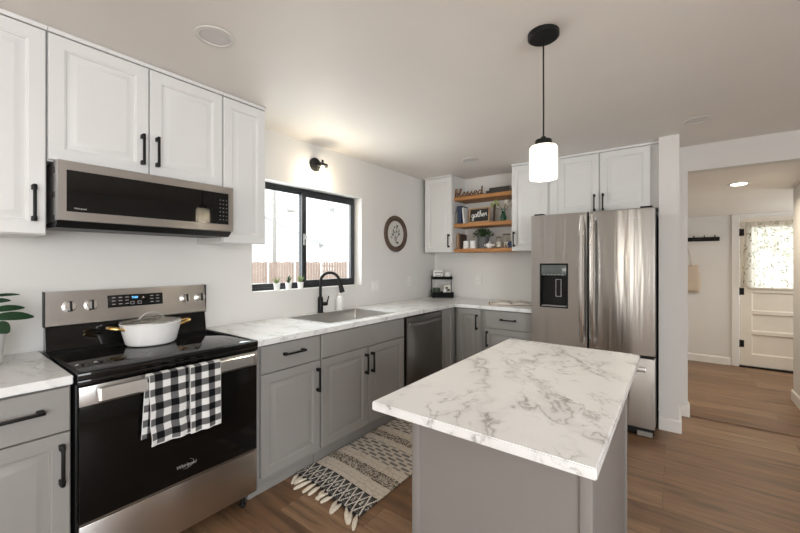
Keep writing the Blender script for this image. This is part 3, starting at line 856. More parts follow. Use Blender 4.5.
def bowed(x, s):
    bm = new_bm(); rs = []
    for k in range(13):
        t = k / 12; z = .69 + 1.05 * t
        o = .036 + .024 * (1 - (2 * t - 1) ** 2)
        e_ = .006 if k in (0, 12) else 0
        rs.append([(x - .019 + e_, -.732 - o + .010, z), (x - .019 + e_, -.732 - o - .002, z), (x - .008, -.732 - o - .012, z), (x + .008, -.732 - o - .012, z), (x + .019 - e_, -.732 - o - .002, z), (x + .019 - e_, -.732 - o + .010, z)])
    rings_solid(bm, rs)
    for z in (.712, 1.718): box(bm, x - .014, x + .014, -.732 - .034, -.7325, z - .02, z + .02, .004)
    return bm
link('handle', bowed(-.040, 1), M['knob_metal'], ld, True, 40); link('handle', bowed(.040, 1), M['knob_metal'], rd, True, 40)
bm = new_bm(); box(bm, -.40, .40, -.786, -.768, .523, .556, .006)
for s in (-.37, .37): box(bm, s - .016, s + .016, -.769, -.7325, .528, .552, .004)
link('handle', bm, M['steel'], fd)
lettering('lettering', 'Whirlpool', .022, M['badge'], rd, (.318, -.7326, 1.695), 0, .2)
ds = link('dispenser', rings_solid(new_bm(), [[(HX0 + i, y, HZ0 + i), (HX1 - i, y, HZ0 + i), (HX1 - i, y, HZ1 - i), (HX0 + i, y, HZ1 - i)] for i, y in ((.0005, -.735), (.008, -.735), (.010, -.726), (.012, -.665))], False, True), M['black_plastic'], ld, False)
link('display', bx(HX0 + .013, HX1 - .013, -.733, -.67, 1.235, 1.329, bev=.002), M['panel_glass'], ds)
bm = new_bm()
for k in range(6): box(bm, HX0 + .03 + k * .03, HX0 + .048 + k * .03, -.7338, -.7332, 1.243, 1.247)
link('legends', bm, M['mark'], ds, False)
bm = new_bm(); rings_solid(bm, [[(-.258, y, 1.20), (-.220, y, 1.20), (-.222, y - .014, 1.06), (-.256, y - .014, 1.06)] for y in (-.672, -.6665)])
pd = link('paddle', bm, M['black_glass'], ds, False)
bm = cells(new_bm(), [-.262, -.258, -.220, -.216], [1.052, 1.056, 1.20, 1.204], {(i, j) for i in range(3) for j in range(3)} - {(1, 1)}, -.692, -.688, lambda u, v, w: (u, w, v))
link('paddle_rim', bm, M['mark'], pd, False)
bm = new_bm(); box(bm, HX0 + .014, HX1 - .014, -.730, -.668, .9695, .974)
link('drip_tray', bm, M['mark'], ds, False)

# ------------------------------------------------------------------ island
isl = thing('kitchen_island', 'grey kitchen island cabinet under the thick white marbled slab', 'island', (2.075, -2.56, 0))
bx0, bx1, by0, by1 = -.353, .243, -.420, .490
link('body', bx(bx0 + .006, bx1 - .006, by0 + .006, by1 - .006, .001, .876), M['isl_grey'], isl, False)
for sx in (0, 1):
    for sy in (0, 1):
        bm = new_bm()
        x0 = bx0 if sx == 0 else bx1 - .032; y0 = by0 if sy == 0 else by1 - .032
        box(bm, x0, x0 + .032, y0, y0 + .032, .001, .8765, .002)
        link('corner_trim', bm, M['isl_grey'], isl)
bm = new_bm()
box(bm, bx0 + .0325, bx1 - .0325, by0 - .004, by0 + .0055, .001, .09, .002); box(bm, bx1 - .0055, bx1 + .004, by0 + .033, by1 - .033, .001, .09, .002)
box(bm, bx0 + .0325, bx1 - .0325, by1 - .0055, by1 + .004, .001, .09, .002); box(bm, bx0 - .004, bx0 + .0055, by0 + .033, by1 - .033, .001, .09, .002)
link('base_trim', bm, M['isl_grey'], isl)
bm = new_bm(); tube(bm, catmull([(bx0 + .002, -.36, .845), (bx0 - .035, -.36, .842), (bx0 - .045, -.35, .838), (bx0 - .045, -.20, .838), (bx0 - .035, -.19, .842), (bx0 + .002, -.19, .845)], 5), .006, 10)
tb_ = link('towel_bar', bm, M['chrome'], isl); tb_['label'] = 'chrome towel bar'
bm = bx(1.719, 2.362, -3.200, -1.975, .8775, .905); bmesh.ops.bevel(bm, geom=list(bm.edges), offset=.003, segments=2, affect='EDGES')
tag(link('island_worktop', bm, M['isl_marble']), 'thick white slab with grey veins lying on the kitchen island', 'worktop')

# ------------------------------------------------------------------ pendant and other lamps
pn = thing('pendant_lamp', 'black corded pendant with a glowing white glass cylinder above the island', 'pendant lamp', (2.029, -2.401, H))
link('canopy', lathe(new_bm(), [(.002, -.026), (.058, -.026), (.066, -.020), (.066, -.0005), (.002, -.0005)], 40), M['black'], pn)
link('cord', tube(new_bm(), [(0, 0, -.026), (0, 0, -.2), (.001, 0, -.35), (0, 0, -.466)], .0035, 8), M['black'], pn)
link('socket_cap', lathe(new_bm(), [(.001, -.458), (.010, -.460), (.012, -.470), (.033, -.474), (.036, -.480), (.036, -.500), (.001, -.500)], 28), M['black'], pn)
link('shade', lathe(new_bm(), [(.034, -.5005), (.053, -.503), (.0585, -.511), (.0585, -.643), (.0560, -.648), (.0520, -.643), (.0520, -.513), (.034, -.5065)], 40, cap=False), M['pendant'], pn)
link('bulb', lathe(new_bm(), [(.010, -.5005), (.012, -.512), (.024, -.540), (.027, -.562), (.020, -.584), (.001, -.590)], 20), M['bulb'], pn)
def lamp(name, loc, power, color, r=.03, parent=None):
    l = bpy.data.lights.new(name, 'POINT'); l.energy = power; l.color = color; l.shadow_soft_size = r
    o = bpy.data.objects.new(name, l); COL.objects.link(o); o.location = loc; o.parent = parent
lamp('pendant_light', (0, 0, -.615), 6.5, (1, .85, .66), .03, pn)

sc_ = thing('wall_sconce', 'black wall lamp with clear glass shade glowing above the sink window', 'wall lamp', (0, -1.985, 2.195), RA)
link('backplate', xform(lathe(new_bm(), [(.001, 0), (.060, .0005), (.060, .012), (.054, .018), (.001, .018)], 32), Matrix.Rotation(PI / 2, 4, 'X')), M['black'], sc_)
link('arm', tube(new_bm(), [(0, -.018, .005), (0, -.075, .005), (0, -.098, 0), (0, -.10, -.012)], .008, 10), M['black'], sc_)
bm = lathe(new_bm(), [(.001, .028), (.009, .026), (.010, .0), (.028, -.006), (.044, -.014), (.046, -.030), (.001, -.030)], 28, 0, -.10)
link('socket_cap', bm, M['black'], sc_)
link('shade', lathe(new_bm(), [(.0435, -.0305), (.0435, -.105), (.0415, -.105), (.0415, -.0305)], 32, 0, -.10, cap=False), M['clear'], sc_)
link('bulb', lathe(new_bm(), [(.010, -.0305), (.012, -.040), (.022, -.056), (.024, -.070), (.018, -.086), (.001, -.092)], 20, 0, -.10), M['bulb'], sc_)
lamp('sconce_light', (0, -.10, -.115), 5.0, (1, .84, .62), .03, sc_)

def downlight(label, x, y, z, on=False, tiltx=0.0, group='flat round ceiling lights'):
    t = thing('ceiling_light', label, 'ceiling light', (x, y, z), 0, group)
    if tiltx: t.rotation_euler = (tiltx, 0, 0)
    link('trim_ring', lathe(new_bm(), [(.060, -.001), (.064, -.007), (.080, -.005), (.084, -.0008)], 40, cap=False), M['ring'], t)
    link('lens', lathe(new_bm(), [(.001, -.004), (.0605, -.004), (.0605, -.001), (.001, -.001)], 40), M['led'] if on else M['lens_off'], t)
    return t
downlight('unlit round ceiling light above the white cabinet run and microwave', .838, -3.263, H)
downlight('unlit round ceiling light near the open shelves in the back corner', .869, -.757, H)
downlight('unlit round ceiling light in front of the fridge and white wall end', 2.62, -.72, H)
sl_ = -math.atan2(2.149 - 1.965, HF + .1 - .12)
downlight('glowing round ceiling light in the sloped hall ceiling', 2.985, .68, 2.149 + (.68 - .12) * math.tan(sl_) - .001, True, sl_)
hl = bpy.data.lights.new('hall_light', 'AREA'); hl.shape = 'DISK'; hl.size = .13; hl.energy = 10; hl.color = (1, .86, .66); hl.spread = math.radians(155)
ho = bpy.data.objects.new('hall_light', hl); COL.objects.link(ho); ho.location = (2.985, .68, 2.088)

# ------------------------------------------------------------------ things on and around the range
pot = thing('dutch_oven', 'white oval pot with gold handles and glass lid on the cooktop', 'pot', (.270, -3.318, .9236), RA)
px_, pr_ = .138, .92
prof = [(.100, 0), (.108, .003), (.114, .010), (.126, .060), (.137, .104), (.140, .112), (.137, .114), (.132, .112), (.122, .060), (.110, .012), (.001, .009)]
link('body', lathe(new_bm(), [(.001, 0)] + prof, 96, 0, 0, pr_, 48, .004), M['enamel'], pot, True, 50)
lid = link('lid', lathe(new_bm(), [(.132, .1125), (.135, .116), (.126, .120), (.07, .130), (.001, .133), (.001, .130), (.07, .127), (.125, .117)], 64, 0, 0, pr_), M['jar_glass'], pot)
link('lid_rim', lathe(new_bm(), [(.131, .1145), (.137, .1145), (.137, .1190), (.131, .1200)], 64, 0, 0, pr_, cap=False), M['chrome'], lid)
bm = tube(new_bm(), catmull([(-.058, 0, .1295), (-.052, 0, .136), (-.030, 0, .156), (0, 0, .161), (.030, 0, .156), (.052, 0, .136), (.058, 0, .1295)], 5), .0042, 10)
link('lid_handle', bm, M['badge'], lid)
for s in (-1, 1):
    bm = tube(new_bm(), catmull([(s * .128, -.030, .088), (s * .155, -.034, .096), (s * .182, -.022, .102), (s * .187, 0, .103), (s * .182, .022, .102), (s * .155, .034, .096), (s * .128, .030, .088)], 5), .0065, 10)
    link('handle', bm, M['gold'], pot)

def towel(label, yc, w, zf, zb, seed, flare=0.0):
    """checked towel folded over the oven handle: front leaf down to zf, back leaf down to zb"""
    t = thing('dish_towel', label, 'dish towel', (0, yc, 0), RA, 'checked dish towels on the oven handle')
    top = .8715; lf = top - zf; lb = top - zb; arcl = .028
    tot = lf + lb + arcl
    def pos(u, v):
        s = v * tot; x = (u - .5) * w
        wob = .004 * math.sin(u * 9 + seed) + .003 * math.sin(u * 17 + seed * 2)
        if s < lf:
            k = (lf - s) / lf; z = zf + s; y = -.7335 - .004 - wob * k - .008 * k
            x += flare * k * .3 + flare * .2 * k * math.sin(v * 30)
        elif s < lf + arcl:
            a = (s - lf) / arcl * PI; y = -.717 - .0195 * math.cos(a) ; z = top + .006 * math.sin(a)
        else:
            k = (s - lf - arcl) / lb; z = top - (s - lf - arcl); y = -.6975 + .004 * k + .3 * wob * k
            x += -flare * k
        return (x, y, z)
    def c(u, v):
        sq = .0305
        a = math.floor((u * w + .012) / sq) % 2; b_ = math.floor((v * tot + .008) / sq) % 2
        if u < .012 or u > .988 or v < .006: return (.75, .75, .74)
        q = a + b_
        return (.006, .006, .007) if q == 2 else ((.74, .74, .73) if q == 0 else (.12, .12, .124))
    grid_sheet('cloth', int(w / .003), int(tot / .003), pos, c, M['towel'], t, .003)
towel('black and white checked towel hanging lower, at the near end of the oven handle', -3.409, .158, .580, .600, 1.0, .014)
towel('black and white checked towel hanging shorter, next to the middle of the oven handle', -3.256, .140, .575, .63, 2.6, .0)

# potted plant on the near worktop
pl = thing('potted_plant', 'green broad-leaved plant in a white pot on the short worktop', 'plant', (.20, -3.935, .917))
link('pot', lathe(new_bm(), [(.001, .0005), (.076, .0005), (.082, .006), (.096, .148), (.096, .154), (.090, .154), (.087, .135), (.001, .133)], 40), M['ceramic'], pl)
link('soil', lathe(new_bm(), [(.001, .1335), (.086, .1335), (.083, .140), (.001, .143)], 32), M['soil'], pl)
bm = new_bm(); tube(bm, [(0, 0, .135), (.005, .004, .20), (-.005, .01, .26), (.0, .012, .31)], [.009, .008, .007, .004], 8)
link('stem', bm, M['stem'], pl)
lf = [((.01, .01, .20), (.05, .172, .200), .021, .010), ((.0, .012, .225), (.03, .146, .240), .015, .008), ((0, .01, .26), (.02, .105, .274), .012, .008), ((0, .01, .285), (.0, .136, .296), .007, .006), ((.04, .04, .185), (.11, .088, .150), .028, .010),
      ((0, 0, .24), (.04, -.14, .27), .028, .03), ((0, 0, .19), (.09, -.13, .18), .03, .03), ((0, .0, .24), (-.10, -.03, .29), .028, .03), ((0, .0, .30), (.02, -.08, .36), .026, .02), ((0, 0, .20), (-.08, -.12, .24), .03, .03)]
for a, b_, w_, bd in lf:
    bm = tube(new_bm(), [a, Vector(a).lerp(Vector(b_), .12), Vector(a).lerp(Vector(b_), .2)], [.003, .0025, .002], 6)
    leaf_blade(bm, Vector(a).lerp(Vector(b_), .15), b_, w_, bd, up=(.75, -.15, .62))
    link('leaf', bm, M['leaf'], pl, True, 60)

# ------------------------------------------------------------------ by the sink
sb = thing('soap_bottle', 'white soap bottle with dark pump beside the faucet', 'soap bottle', (.062, -1.745, .917))
link('bottle', lathe(new_bm(), [(.001, .0005), (.032, .0005), (.034, .005), (.034, .105), (.028, .122), (.014, .130), (.014, .138), (.001, .138)], 28), M['ceramic'], sb)
bm = lathe(new_bm(), [(.001, .1385), (.015, .1385), (.015, .150), (.006, .152), (.006, .170), (.001, .170)], 16); box(bm, -.008, .030, -.006, .006, .170, .178, .002)
link('pump', bm, M['plate_white'], sb)

def sill_pot(label, x, y, seed, leafmat):
    t = thing('sill_planter', label, 'planter', (x, y, 1.1297), 0, 'little white planters on the window sill')
    link('pot', lathe(new_bm(), [(.001, 0), (.021, 0), (.027, .055), (.024, .055), (.022, .045), (.001, .044)], 20), M['ceramic'], t)
    rd_ = random.Random(seed); bm = new_bm()
    for k in range(16):
        a = rd_.uniform(0, 2 * PI); r = rd_.uniform(.012, .034); h = rd_.uniform(.075, .118)
        leaf_blade(bm, (.004 * math.cos(a), .004 * math.sin(a), .0445), (r * math.cos(a), r * math.sin(a), h), .005, .004, nseg=4)
    link('foliage', bm, leafmat, t, True, 60)
sill_pot('little white planter with yellow-green sprig nearest the wall cabinet', -.028, -2.345, 1, M['leaf_bright'])
sill_pot('little white planter with grey-green sprig, middle of the sill', -.028, -2.235, 2, M['leaf_dark'])
sill_pot('little white planter with pale sprig nearest the window centre bar', -.028, -2.115, 3, M['leaf_bright'])

# wall plates
def wall_plate(name, label, w, loc, rz, kind):
    t = thing(name, label, 'outlet' if kind == 'outlet' else 'switch', loc, rz)
    link('plate', panel(new_bm(), -w / 2, w / 2, -.058, .058, -.006, .0055, [(0, .003), (.003, 0)]), M['plate_white'], t)
    n = max(1, round(w / .058) if w > .08 else 1)
    for k in range(n):
        x = (k - (n - 1) / 2) * .046
        if kind == 'outlet':
            for z in (-.022, .022):
                o = link('socket', panel(new_bm(), x - .016, x + .016, z - .014, z + .014, -.0085, .002, FLATP), M['plate_white'], t)
                bm = new_bm()
                for q in (-.006, .006): box(bm, x + q - .0012, x + q + .0012, -.0092, -.0086, z - .003, z + .005)
                link('slots', bm, M['slot'], o, False)
        else: link('rocker', panel(new_bm(), x - .0165, x + .0165, -.033, .033, -.0095, .003, [(0, .002), (.002, 0), (.015, .002)]), M['plate_white'], t)
wall_plate('wall_switch', 'white double wall switch near the window corner', .116, (0, -1.185, 1.105), RA, 'switch')
wall_plate('wall_outlet', 'white single outlet on the window wall under the round plaque', .07, (0, -.575, 1.132), RA, 'outlet')
wall_plate('wall_outlet', 'white single outlet on the back wall under the open shelves', .07, (.612, 0, 1.145), 0, 'outlet')

# round botanical plaque
pq = thing('wall_plaque', 'round brown framed plaque with dark botanical print on the window wall', 'wall art', (0, -.845, 1.668), RA)
link('frame', xform(lathe(new_bm(), [(.001, 0.0005), (.200, .0005), (.203, .010), (.195, .024), (.180, .020), (.165, .026), (.148, .014), (.142, .008), (.001, .008)], 56), Matrix.Rotation(PI / 2, 4, 'X')), M['brown_wood'], pq)
strokes = []
rp = random.Random(5)
stems = [catmull([(0, -.095), (-.005, -.02), (.012, .06), (.02, .10)], 10), catmull([(0, -.09), (-.03, -.03), (-.05, .02), (-.045, .05)], 10), catmull([(.0, -.08), (.03, -.03), (.055, .01), (.05, .035)], 10)]
blobs = [(a * 1.22, b_ * 1.15, c * 1.2) for a, b_, c in [(.022, .075, .017), (-.018, .062, .013), (-.048, -.01, .014), (-.06, -.035, .012), (.05, .0, .015), (.052, .035, .010), (.015, .02, .013), (-.022, .015, .012), (.0, -.035, .010), (-.035, .03, .01), (.03, -.085, .014), (.012, -.082, .010), (.038, .05, .009)]]
def plcol(u, v):
    return (0, 0, 0)
def plq_pos(u, v):
    r = .1425 * v; a = 2 * PI * u
    return (r * math.cos(a), -.0088, r * math.sin(a))
def plq_col(u, v):
    r = .1425 * v; a = 2 * PI * u; x, z = r * math.cos(a), r * math.sin(a)
    for bx_, bz, br in blobs:
        d = math.hypot((x - bx_), (z - bz) * 1.2)
        if d < br * (.75 + .35 * math.sin(5 * math.atan2(z - bz, x - bx_) + bx_ * 90)): return (.025, .028, .022)
    for st in stems:
        if min((x - q[0]) ** 2 + (z - q[1]) ** 2 for q in st) < .0035 ** 2 * 1.6: return (.06, .065, .05)
    return (.66, .64, .60)
stems = [[(p[0], p[1]) for p in catmull([(a, b_, 0) for a, b_ in s], 8)] for s in ([(0, -.095), (-.005, -.02), (.012, .06), (.02, .10)], [(0, -.09), (-.03, -.03), (-.05, .02), (-.045, .05)], [(.0, -.08), (.03, -.03), (.055, .01), (.05, .035)])]
grid_sheet('print', 120, 48, plq_pos, plq_col, M['plaque'], pq, 0, False)

# ------------------------------------------------------------------ open shelves and what stands on them
SG = 'honey wood shelves between the two wall cabinets'
for z, lb in ((2.066, 'topmost honey wood shelf holding the cut-out word and dark books'), (1.757, 'middle honey wood shelf holding the black sign and blue book'), (1.4665, 'lowest honey wood shelf holding jars, white cups and grey pot')):
    bm = bx(.436, 1.130, -.290, -.001, z, z + .041, bev=.003)
    o = link('floating_shelf', bm, M['shelf']); tag(o, lb, 'shelf', SG)
Z1, Z2, Z3 = 2.1075, 1.7985, 1.508

wd = thing('cut_word_sign', 'brown cut-out wooden word standing on the topmost shelf', 'sign', (.61, -.262, Z1))
bm = xform(script_word(new_bm(), 'blessed', .35, .0085, 1.2), Matrix.Diagonal((1, 1, .72, 1)))
link('word', xform(bm, Matrix.Translation((0, 0, .0075))), M['script_brown'], wd)
link('base_strip', bx(-.16, .16, -.010, .010, .0003, .008, bev=.001), M['script_brown'], wd)

def book(label, loc, rz, w, d, h, cover, group, lying=False, lean=0.0):
    """spine towards -y; w = thickness across x when standing"""
    t = thing('book', label, 'book', loc, rz, group)
    bm = new_bm()
    if lying:
        box(bm, -w / 2, w / 2, -d / 2, -d / 2 + .004, .0003, h, .001); box(bm, -w / 2, w / 2, -d / 2 + .004, d / 2, .0003, .0035); box(bm, -w / 2, w / 2, -d / 2 + .004, d / 2, h - .0032, h)
        c = link('cover', bm, cover, t, False)
        link('pages', bx(-w / 2 + .004, w / 2 - .004, -d / 2 + .0042, d / 2 - .004, .0036, h - .0033), M['paper'], t, False)
    else:
        box(bm, -w / 2, w / 2, -d / 2, -d / 2 + .004, .0003, h, .001); box(bm, -w / 2, -w / 2 + .003, -d / 2 + .004, d / 2, .0003, h); box(bm, w / 2 - .003, w / 2, -d / 2 + .004, d / 2, .0003, h)
        c = link('cover', bm, cover, t, False)
        link('pages', bx(-w / 2 + .0032, w / 2 - .0032, -d / 2 + .0042, d / 2 - .004, .004, h - .004), M['paper'], t, False)
        if lean: t.rotation_euler = (0, lean, rz)
    return t
M['bk_dark'] = paint('dark_brown_cloth', (.035, .026, .022), .7, .1)
M['bk_black'] = paint('charcoal_cloth', (.03, .03, .028), .7, .1)
M['bk_navy'] = paint('navy_cover', (.014, .030, .075), .5, .1)
M['bk_white'] = paint('white_cover', (.72, .72, .71), .5, .02)
M['bk_tan'] = paint('grey_tan_cover', (.27, .25, .20), .7, .06)
GB = 'books on the open shelves'
book('black book lying at the bottom of the pair on the topmost shelf', (.955, -.19, Z1), .02, .26, .17, .030, M['bk_black'], GB, True)
book('dark brown book lying on top of the black book', (.975, -.19, Z1 + .0305), -.03, .23, .16, .030, M['bk_dark'], GB, True)
book('low grey-tan book standing at the left end of the middle shelf', (.456, -.20, Z2), 0, .030, .14, .135, M['bk_tan'], GB)
book('tall navy book standing on the middle shelf', (.500, -.20, Z2), 0, .050, .17, .205, M['bk_navy'], GB)
book('thin white book leaning against the navy book', (.556, -.20, Z2), 0, .018, .15, .185, M['bk_white'], GB, lean=-.10)

sg = thing('framed_sign', 'black sign with white handwriting in a wood frame on the middle shelf', 'sign', (.725, -.235, Z2), 0)
sg.rotation_euler = (-.12, 0, 0)
bm = cells(new_bm(), [-.125, -.112, .112, .125], [.002, .015, .158, .171], {(i, j) for i in range(3) for j in range(3)} - {(1, 1)}, -.012, .008, lambda u, v, w: (u, w, v))
link('frame', bm, M['frame_wood'], sg, False)
link('board', bx(-.1118, .1118, -.004, .006, .0152, .1578), M['chalk'], sg, False)
bm = script_word(new_bm(), 'gather', .185, .0034, .6); xform(bm, Matrix.Translation((0, -.0055, .068)) @ Matrix.Rotation(-.06, 4, 'Y'))
link('handwriting', bm, M['script_white'], sg)
pf = thing('cutting_board', 'thin dark wooden board leaning at the back of the middle shelf beside the vase', 'board', (.870, -.16, Z2))
pf.rotation_euler = (-.10, 0, 0)
link('board', bx(-.012, .012, -.010, .012, .001, .215, bev=.004), M['brown_wood'], pf)

vs2 = thing('flower_vase', 'green glass vase with white and lime flowers on the middle shelf', 'vase', (1.005, -.225, Z2))
link('glass', lathe(new_bm(), [(.001, .0005), (.026, .0005), (.031, .008), (.033, .045), (.020, .085), (.017, .10), (.022, .125), (.020, .125), (.0145, .10), (.017, .085), (.029, .045), (.026, .012), (.001, .008)], 28), M['green_glass'], vs2)
bm = new_bm(); heads = [(-.125, -.01, .175, 0), (-.09, .0, .205, 0), (-.055, -.02, .185, 0), (.03, -.01, .185, 1), (.058, .01, .165, 1), (.045, -.025, .20, 1)]
for x, y, z, k in heads: tube(bm, catmull([(0, 0, .02), (x * .12, y * .1, .12), (x * .6, y * .6, z - .03), (x, y, z)], 4), .0022, 6)
link('stems', bm, M['leaf_dark'], vs2)
rf = random.Random(3)
for x, y, z, k in heads:
    bm = new_bm()
    for q in range(14):
        a = rf.uniform(0, 2 * PI); e_ = rf.uniform(-.3, 1.2); L = rf.uniform(.026, .042)
        leaf_blade(bm, (x, y, z), (x + L * math.cos(a) * math.cos(e_), y + L * math.sin(a) * math.cos(e_), z + L * math.sin(e_)), .013, .004, nseg=3)
    link('flower', bm, M['petal_white'] if k else M['petal_green'], vs2, True, 60)

cb = thing('cutting_board', 'wooden board with rounded top leaning at the end of the lowest shelf', 'board', (.462, -.16, Z3))
bm = new_bm(); prof = [(-.09, .001), (.09, .001)] + [(.09 - .02 * (1 - math.cos(a)), .16 + .02 * math.sin(a)) for a in [PI / 2 * k / 5 for k in range(6)]] + [(-.07 - .02 * math.sin(a), .16 + .02 * math.cos(a)) for a in [PI / 2 * k / 5 for k in range(6)]]
rings_solid(bm, [[(x, p, q) for p, q in prof] for x in (-.011, .011)])
link('board', bm, M['board'], cb); link('board', xform(bx(.0125, .03, -.08, .09, .001, .172, bev=.004), Matrix.Identity(4)), M['brown_wood'], cb)
def cup(label, x, y):
    t = thing('ceramic_cup', label, 'cup', (x, y, Z3), 0, 'ribbed white cups on the lowest shelf')
    link('body', lathe(new_bm(), [(.001, .0005), (.034, .0005), (.037, .004), (.031, .085), (.032, .090), (.028, .090), (.032, .01), (.001, .008)], 48, flute=16, famp=.03), M['ceramic'], t, True, 60)
cup('ribbed white cup next to the wooden boards', .555, -.215); cup('ribbed white cup next to the grey plant pot', .640, -.215)
gp_ = thing('potted_plant', 'bushy green plant in a dark grey pot on the lowest shelf', 'plant', (.738, -.150, Z3))
link('pot', lathe(new_bm(), [(.001, .0005), (.052, .0005), (.055, .004), (.066, .125), (.066, .132), (.060, .132), (.059, .118), (.001, .116)], 32), M['grey_pot'], gp_)
bm = new_bm(); rq = random.Random(11)
for k in range(260):
    a = rq.uniform(0, 2 * PI); r = rq.uniform(0, .105) ; zz = .135 + rq.uniform(0, .10) * (1 - (r / .14) ** 2)
    b_ = Vector((r * math.cos(a), r * math.sin(a) * .9, zz)); L = rq.uniform(.02, .034); a2 = a + rq.uniform(-1, 1)
    leaf_blade(bm, b_, b_ + Vector((L * math.cos(a2), L * math.sin(a2), rq.uniform(-.01, .025))), .009, .004, nseg=3)
for k in range(12):
    a = rq.uniform(0, 2 * PI); tube(bm, [(0, 0, .117), (.03 * math.cos(a), .03 * math.sin(a), .16), (.07 * math.cos(a), .07 * math.sin(a), .19)], .002, 5)
link('foliage', bm, M['leaf_dark'], gp_, True, 60)
su = thing('sugar_bowl', 'small white lidded sugar bowl in front of the grey plant pot', 'sugar bowl', (.848, -.235, Z3))
link('bowl', lathe(new_bm(), [(.001, .0005), (.020, .0005), (.022, .005), (.040, .020), (.044, .034), (.036, .046), (.001, .046)], 32), M['ceramic'], su)
link('lid', lathe(new_bm(), [(.036, .0465), (.034, .050), (.018, .058), (.006, .061), (.006, .065), (.009, .070), (.006, .075), (.001, .076)], 28), M['ceramic'], su)
for s in (-1, 1): link('handle', tube(new_bm(), catmull([(s * .040, 0, .040), (s * .056, 0, .042), (s * .058, 0, .030), (s * .041, 0, .022)], 4), .004, 8), M['ceramic'], su)
def jar(label, x, y, r, h, fill, fillmat):
    t = thing('glass_jar', label, 'jar', (x, y, Z3), 0, 'glass jars on the lowest shelf')
    link('glass', lathe(new_bm(), [(.001, .0005), (r * .95, .0005), (r, .006), (r, h * .8), (r * .82, h * .88), (r * .82, h * .93), (r * .76, h * .93), (r * .76, h * .88), (r * .93, h * .79), (r * .93, .010), (.001, .008)], 32), M['jar_glass'], t)
    link('lid', lathe(new_bm(), [(.001, h * .93), (r * .86, h * .93), (r * .88, h * .94), (r * .88, h * .99), (.001, h)], 28), M['brown_wood'], t)
    link('filling', lathe(new_bm(), [(.001, .0085), (r * .90, .012), (r * .90, fill), (.001, fill + .002)], 24), fillmat, t)
jar('narrow glass jar with dark lid beside the sugar bowl', .945, -.20, .030, .125, .07, M['paper'])
jar('wide glass jar with dark lid and pale contents on the lowest shelf', 1.026, -.185, .048, .155, .06, M['paper_brown'])
mg = thing('dark_mug', 'dark mug at the far end of the lowest shelf', 'mug', (1.093, -.235, Z3))
link('body', lathe(new_bm(), [(.001, .0005), (.026, .0005), (.029, .005), (.029, .068), (.026, .068), (.025, .008), (.001, .007)], 24), M['bk_navy'], mg)
link('handle', tube(new_bm(), catmull([(-.020, -.020, .055), (-.034, -.034, .055), (-.037, -.037, .035), (-.021, -.021, .015)], 4), .004, 8), M['plate_white'], mg)

# ------------------------------------------------------------------ corner rack and open book
rk = thing('tiered_rack', 'black two-tier tray rack in the worktop corner', 'rack', (.182, -.128, .917), math.radians(38))
def tray(bm, z, w, d, h):
    cells(bm, [-w / 2, -w / 2 + .008, w / 2 - .008, w / 2], [-d / 2, -d / 2 + .008, d / 2 - .008, d / 2], {(i, j) for i in range(3) for j in range(3)} - {(1, 1)}, z + .006, z + h, lambda u, v, w_: (u, v, w_))
    box(bm, -w / 2, w / 2, -d / 2, d / 2, z, z + .0058); return bm
link('tray', tray(new_bm(), .008, .262, .175, .060), M['rack_black'], rk, False)
link('tray', tray(new_bm(), .225, .235, .155, .036), M['rack_black'], rk, False)
for sx in (-1, 1): link('post', tube(new_bm(), [(sx * .1225, .06, .0685), (sx * .1225, .06, .255), (sx * .10, .06, .305)], .005, 8), M['rack_black'], rk)
for sx in (-1, 1):
    for sy in (-1, 1): link('foot', lathe(new_bm(), [(.008, .0005), (.008, .0078)], 10, sx * .115, sy * .07), M['rack_black'], rk)
def rk_at(x, y, z):
    v = Matrix.Rotation(math.radians(38), 4, 'Z') @ Vector((x, y, z)); return (v.x + .182, v.y - .128, v.z + .917)
R38 = math.radians(38)
bsg = thing('block_sign', 'white block sign with dark markings on the upper tray of the rack', 'sign', rk_at(-.055, -.01, .2312), R38)
link('block', bx(-.058, .058, -.03, .03, .0003, .105, bev=.003), M['ceramic'], bsg)
bm = new_bm(); rm = random.Random(4)
for k in range(5):
    x = -.04 + k * .02; tube(bm, [(x - .006, -.0305, .075 + rm.uniform(-.004, .004)), (x, -.0305, .085 + rm.uniform(-.008, .004)), (x + .004, -.0305, .068), (x + .010, -.0305, .078)], .0042, 6)
for k in range(3):
    x = -.025 + k * .026; tube(bm, [(x - .006, -.0305, .035), (x, -.0305, .05), (x + .006, -.0305, .033)], .0038, 6)
link('markings', bm, M['black'], bsg)
def mug(name, label, loc, r, h, mat, rz=0, cat='mug'):
    t = thing(name, label, cat, loc, rz)
    link('body', lathe(new_bm(), [(.001, .0005), (r * .86, .0005), (r, .01), (r, h), (r * .92, h), (r * .90, .008), (.001, .007)], 28), mat, t)
    link('handle', tube(new_bm(), catmull([(r * .96, 0, h * .78), (r * 1.45, 0, h * .75), (r * 1.5, 0, h * .45), (r * .97, 0, h * .22)], 4), .005, 8), mat, t)
mug('coffee_mug', 'white mug on the upper tray of the rack', rk_at(.065, -.01, .2312), .040, .078, M['ceramic'], R38)
mug('coffee_mug', 'dark green mug on the lower tray of the rack', rk_at(-.07, -.015, .0142), .046, .105, paint('dark_green_glaze', (.035, .05, .03), .4, .1), R38 + PI)
bl = thing('syrup_bottle', 'small white bottle with pale cap on the lower tray of the rack', 'bottle', rk_at(.022, -.05, .0142), R38)
link('body', lathe(new_bm(), [(.001, .0005), (.018, .0005), (.019, .005), (.019, .075), (.009, .092), (.009, .10), (.001, .10)], 20), M['ceramic'], bl)
link('cap', lathe(new_bm(), [(.001, .1003), (.011, .1003), (.011, .118), (.001, .119)], 16), M['plate_white'], bl)
cn = thing('coffee_canister', 'grey patterned canister at the back of the lower tray', 'canister', rk_at(.062, .02, .0142), R38)
link('body', bx(-.045, .045, -.03, .03, .0003, .14, bev=.004), M['paper'], cn)
